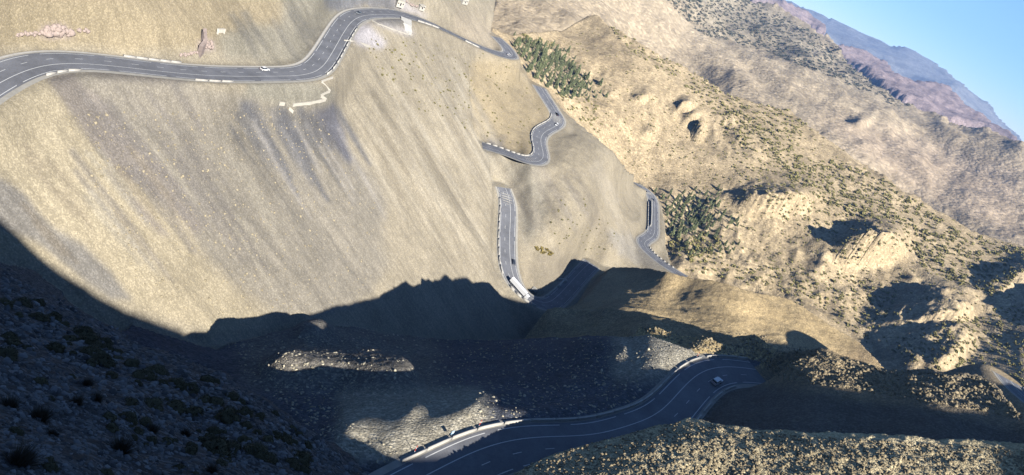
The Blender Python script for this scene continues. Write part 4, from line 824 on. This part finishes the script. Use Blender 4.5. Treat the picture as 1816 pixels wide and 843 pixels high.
def thin(P, d):
    keep = []
    for i, p in enumerate(P):
        if all((p[0]-P[j][0])**2+(p[1]-P[j][1])**2 > d*d for j in keep): keep.append(i)
    return P[keep]
G1 = [[(905, 72), (935, 72), (985, 90), (1020, 120), (1055, 160), (1062, 175), (1010, 165), (968, 155), (940, 125), (918, 100)]]; G2 = [[(1172, 345), (1215, 340), (1250, 345), (1275, 365), (1262, 395), (1230, 410), (1200, 425), (1180, 420), (1176, 390)]]
P, _ = scatter_px(G1, 520, ['hills']); P2, _ = scatter_px([[(895, 60), (940, 66), (1000, 85), (1045, 120), (1085, 180), (1010, 178), (960, 160), (905, 95)]], 60, ['hills']); P = thin(np.r_[P, P2], 5.2)[:190]
for p in P: plant_tree(p, rng.uniform(.75, 1.75), 'dark green conifer in the grove behind the upper hairpin', 'conifer grove behind the hairpin')
P, _ = scatter_px(G2, 260, ['hills']); P2, _ = scatter_px([[(1165, 335), (1290, 335), (1310, 400), (1260, 430), (1180, 440)]], 60, ['hills']); P = np.r_[P, P2]; P = thin(P[off_road(P, 1.5)], 4.8)[:110]
for p in P: plant_tree(p, rng.uniform(.7, 1.6), 'dark green conifer in the grove beside the narrow road', 'conifer grove beside the narrow road')
P, _ = scatter_px([[(1195, 445), (1215, 440), (1310, 432), (1300, 450), (1220, 455)], [(1148, 340), (1165, 335), (1180, 350), (1172, 352)]], 60, ['hills', 'facet']); P = P[off_road(P, 1.5)]; P = thin(P, 5)[:26]
for p in P: plant_tree(p, rng.uniform(.7, 1.1), 'small conifer in the row below the narrow road', 'conifer row below the narrow road')
# bushes on the hills: the largest as single plants, the rest as one mass
Z_DENSE = [[(1075, 38), (1150, 80), (1240, 130), (1290, 165), (1340, 180), (1400, 190), (1430, 220), (1410, 270), (1350, 275), (1290, 240), (1260, 190), (1180, 130), (1100, 80)], [(1370, 270), (1470, 285), (1540, 300), (1600, 340), (1700, 410), (1816, 440), (1816, 470), (1700, 450), (1600, 410), (1480, 370), (1390, 310)], [(1180, 430), (1260, 410), (1280, 430), (1270, 470), (1200, 460)], [(1590, 420), (1700, 440), (1816, 480), (1760, 530), (1640, 480)], [(900, 48), (940, 60), (1000, 85), (935, 80)]]
Z_MED = [[(985, 165), (1060, 180), (1060, 240), (1010, 200)], [(1270, 180), (1400, 260), (1480, 330), (1600, 420), (1500, 470), (1400, 400), (1300, 300)], [(1200, 480), (1330, 500), (1450, 540), (1540, 610), (1600, 520), (1480, 480), (1300, 470)], [(1580, 620), (1700, 560), (1816, 540), (1816, 690), (1620, 650)]]
Z_ALL = [[(990, 60), (1075, 45), (1240, 135), (1400, 195), (1540, 290), (1816, 440), (1816, 700), (1600, 650), (1450, 550), (1200, 475), (1185, 350), (1100, 280), (1000, 190)]]
Pa, qa = scatter_px(Z_DENSE, 1500, ['hills']); Pb, qb = scatter_px(Z_MED, 900, ['hills']); Pc, qc = scatter_px(Z_ALL, 1500, ['hills'])
P = np.r_[Pa, Pb, Pc]; q_ = np.r_[qa, qb, qc]; S = np.r_[rng.uniform(1.1, 2.6, len(Pa)), rng.uniform(1., 2.1, len(Pb)), rng.uniform(.7, 1.5, len(Pc))]; k = off_road(P, 1.); P, S = P[k], S[k]
show = S/np.linalg.norm(P, axis=1); order = np.argsort(-show); BUSH = [bush_data(k) for k in range(5)]
bm_ = [mesh_np('bush', v, f, M_BUSH) for v, f in BUSH]; used_b = [False]*5
LB = ['olive green bush on the sunny tan hillside']
for i in order[:300]:
    k = rng.integers(0, 5)
    if not used_b[k]: o = bm_[k]; used_b[k] = True
    else: o = bm_[k].copy(); COL.objects.link(o)
    o.location = P[i]-np.array([0, 0, .1]); o.rotation_euler = (0, 0, rng.uniform(0, 6.28)); o.scale = (S[i],)*3; tag(o, 'large olive bush standing singly on the sunny tan hills', 'bush', 'bushes on the tan hills')
def mass(name, P, S, mat, label, data, kk):
    cos, fs, b = [], [], 0
    for j, (p, s) in enumerate(zip(P, S)):
        v, f = data[j % len(data)]; v = v.reshape(-1, 4, 3)[:kk].reshape(-1, 3); f = f[:kk]; a = rng.uniform(0, 6.28); R2 = np.array([[math.cos(a), -math.sin(a), 0], [math.sin(a), math.cos(a), 0], [0, 0, 1]])
        cos.append(v@R2.T*s+p); fs.append(f+b); b += len(v)
    return tag(mesh_np(name, np.concatenate(cos), np.concatenate(fs), mat), label, kind='stuff')
mass('shrub_cover', P[order[300:]], S[order[300:]], M_BUSH, 'olive scrub covering the far tan hills', BUSH, 30)
Pd, _ = scatter_px([[(1180, 0), (1340, 0), (1480, 80), (1640, 185), (1590, 190), (1480, 140), (1350, 90), (1240, 60)]], 1500, ['downs']); mass('shrub_cover', Pd, rng.uniform(2., 5.5, len(Pd)), leaf_mat('far_scrub', (.085, .09, .06)), 'grey green scrub on the hazy far hills', BUSH, 16)
Pe, _ = scatter_px([[(830, 110), (860, 100), (900, 110), (960, 160), (985, 200), (940, 270), (865, 245), (838, 195)], [(960, 360), (1040, 350), (1110, 420), (1060, 455), (980, 430)], [(640, 60), (860, 95), (850, 240), (700, 180)]], 240, ['cliff', 'facet']); Pe = Pe[off_road(Pe, 1)]; mass('shrub_cover', Pe, rng.uniform(.35, 1.0, len(Pe)), M_BUSH, 'small dark tufts dotted over the sunlit facet', BUSH, 30)
Pf, _ = scatter_px([[(948, 438), (968, 440), (985, 452), (975, 456), (955, 448)]], 26, ['facet']); mass('shrub_cover', Pf, rng.uniform(.8, 1.5, len(Pf)), leaf_mat('yellow_scrub', (.22, .17, .05)), 'yellow green scrub above the hairpin', BUSH, 30)
# cushion shrubs and dry tufts of the near hillside
def cushion_proto(seed):
    r_ = np.random.default_rng(seed); n = 1500; p = r_.normal(size=(n, 3)); p[:, 2] = np.abs(p[:, 2]); p /= np.linalg.norm(p, axis=1, keepdims=True)
    lob = 1+.16*np.sin(p[:, 0]*5+seed)*np.cos(p[:, 1]*4+seed*2)+.08*np.sin(p[:, 2]*9+seed); c = p*[1, .9, .72]*lob[:, None]*r_.uniform(.86, 1.02, n)[:, None]
    a = p+r_.normal(0, .35, (n, 3)); a /= np.linalg.norm(a, axis=1, keepdims=True); b = np.cross(a, r_.normal(size=(n, 3))); b /= np.linalg.norm(b, axis=1, keepdims=True); l_ = r_.uniform(.06, .13, n)[:, None]; w_ = .022
    v = np.stack([c-a*l_*.4-b*w_, c-a*l_*.4+b*w_, c+a*l_], 1).reshape(-1, 3); o = empty('cushion_shrub', (0, 0, 0)); mesh_np('foliage', v, np.arange(3*n).reshape(-1, 3), M_CUSH, o)
    g, t = np.meshgrid(np.linspace(0, 2*np.pi, 17)[:-1], np.linspace(.0, 1.45, 7)); d = np.stack([np.cos(g)*np.cos(t), np.sin(g)*np.cos(t), np.sin(t)], -1).reshape(-1, 3); lo = 1+.16*np.sin(d[:, 0]*5+seed)*np.cos(d[:, 1]*4+seed*2)+.08*np.sin(d[:, 2]*9+seed)
    co = d*[1, .9, .72]*lo[:, None]*.86; f = [(r0*16+i, r0*16+(i+1) % 16, (r0+1)*16+(i+1) % 16, (r0+1)*16+i) for r0 in range(6) for i in range(16)]; co[:16, 2] -= .25; mesh_np('twig_core', co, np.array(f), M_CUSH, o, True); return o
def tuft_proto(seed):
    r_ = np.random.default_rng(seed); n = 700; a = r_.uniform(0, 2*np.pi, n); t = np.abs(r_.normal(0, .5, n)); d = np.stack([np.cos(a)*np.sin(t), np.sin(a)*np.sin(t), np.cos(t)], -1); l_ = r_.uniform(.6, 1.15, n)[:, None]; b0 = np.stack([np.cos(a)*.2*r_.random(n), np.sin(a)*.2*r_.random(n), np.full(n, -.08)], -1)
    s = np.cross(d, r_.normal(size=(n, 3))); s /= np.linalg.norm(s, axis=1, keepdims=True); w_ = .010; mid = b0+d*l_*.55; tip = b0+d*l_+[0, 0, -.08]
    v = np.stack([b0-s*w_, b0+s*w_, mid+s*w_*.8, tip, mid-s*w_*.8], 1).reshape(-1, 3); i = np.arange(n)*5; o = empty('dry_tuft', (0, 0, 0)); mesh_np('stems', v, [np.stack([i, i+1, i+2, i+4], -1), np.stack([i+4, i+2, i+3], -1)], M_DRY, o); return o
CUSH = [cushion_proto(k) for k in range(4)]; TUFT = [tuft_proto(k+20) for k in range(2)]; _uc = [False]*4; _ut = [False]*2
def put(protos, flags, px, py, rpx, label, cat, group, minr=0):
    P, l, ok = cast(px, py, 4.)
    if l[0] != LID['hillside']: return
    k = rng.integers(0, len(protos)); o = protos[k] if not flags[k] else copy_tree(protos[k]); flags[k] = True
    s = max(minr, rpx/FPX*np.linalg.norm(P[0])); o.location = P[0]-np.array([0, 0, .12*s]); o.rotation_euler = (rng.uniform(-.15, .15)-.25, rng.uniform(-.15, .15), rng.uniform(0, 6.28)); o.scale = (s, s, s*rng.uniform(.85, 1.1)); tag(o, label if cat != 'shrub' else ('broad dark cushion shrub spreading over the shaded slate hillside' if s > .42 else 'knee-high rounded cushion shrub on the shaded slate hillside' if s > .25 else 'small dark cushion shrub tucked among slate shards on the hillside'), cat, group)
Q4 = lambda L_: [(x/3.243, 600+y/3.243, r/3.243) for x, y, r in L_]; Q3 = lambda L_: [(x/3.746, 390+y/3.746, r/3.746) for x, y, r in L_]
c_list = Q4([(30, 110, 60), (150, 65, 30), (320, 75, 52), (490, 25, 48), (530, 105, 70), (600, 140, 55), (610, 65, 40), (680, 125, 32), (755, 155, 42), (830, 230, 66), (905, 200, 58), (1010, 270, 52), (1095, 295, 48), (935, 262, 30), (875, 400, 62), (1010, 405, 56), (1110, 428, 56), (1310, 465, 72), (1400, 440, 50), (1410, 508, 36), (1475, 680, 84), (1720, 700, 76), (1680, 730, 50), (1240, 375, 48), (1180, 365, 44), (1190, 248, 40), (1240, 255, 26), (1500, 450, 30), (1580, 438, 26), (1680, 525, 26), (1640, 600, 46), (1760, 625, 40), (1770, 520, 28), (1240, 650, 96), (830, 500, 40), (740, 470, 50), (1330, 640, 60), (1550, 700, 50), (1480, 550, 30), (1540, 590, 34), (1720, 560, 26), (1330, 340, 40), (1390, 370, 26)])+Q3([(560, 775, 78), (260, 660, 58), (360, 655, 46), (150, 565, 52), (30, 565, 48), (255, 555, 38), (700, 815, 44), (60, 790, 50), (800, 725, 28), (120, 640, 30), (430, 700, 30)])
for x, y, r_ in c_list: put(CUSH, _uc, x, y, r_, 'dark rounded cushion shrub on the shaded slate hillside', 'shrub', 'cushion shrubs on the hillside')
for x, y, r_ in Q4([(230, 470, 100), (690, 650, 120), (60, 400, 80), (100, 720, 130), (1220, 770, 70), (500, 270, 60), (560, 360, 60), (450, 380, 60), (880, 540, 60), (1060, 560, 60), (300, 560, 60)]): put(TUFT, _ut, x, y, r_, 'dry brown tuft of thin stems on the shaded slate hillside', 'tuft', 'dry tufts on the hillside')
_, q = scatter_px([[(20, 560), (140, 590), (300, 660), (450, 730), (560, 800), (590, 843), (20, 843)]], 60, ['hillside'], 4)
for x, y in q: put(CUSH, _uc, x, y, rng.uniform(5, 13), 'dark rounded cushion shrub on the shaded slate hillside', 'shrub', 'cushion shrubs on the hillside')
for fl, pr in ((_uc, CUSH), (_ut, TUFT), (used_b, bm_), (_used, TREE)):
    for u_, p_ in zip(fl, pr):
        if not u_:
            for ch in list(getattr(p_, 'children', [])): bpy.data.objects.remove(ch)
            bpy.data.objects.remove(p_)
# ======================================================================
#  haze
# ======================================================================
hz = MB().box(-9500, 9500, -900, 12800, float(Z.min())-2, float(max(Z.max(), gz.max()))+25).build('haze', bpy.data.materials.new('haze_air')); tag(hz, kind='stuff')
_m = hz.data.materials[0]; _m.use_nodes = True; _n = _m.node_tree; _n.nodes.remove(_n.nodes['Principled BSDF']); _v = _n.nodes.new('ShaderNodeVolumePrincipled'); _v.inputs['Color'].default_value = (.24, .48, 1, 1); _v.inputs['Density'].default_value = HAZE; _v.inputs['Anisotropy'].default_value = .0
_n.links.new(_v.outputs[0], [x for x in _n.nodes if x.type == 'OUTPUT_MATERIAL'][0].inputs['Volume'])
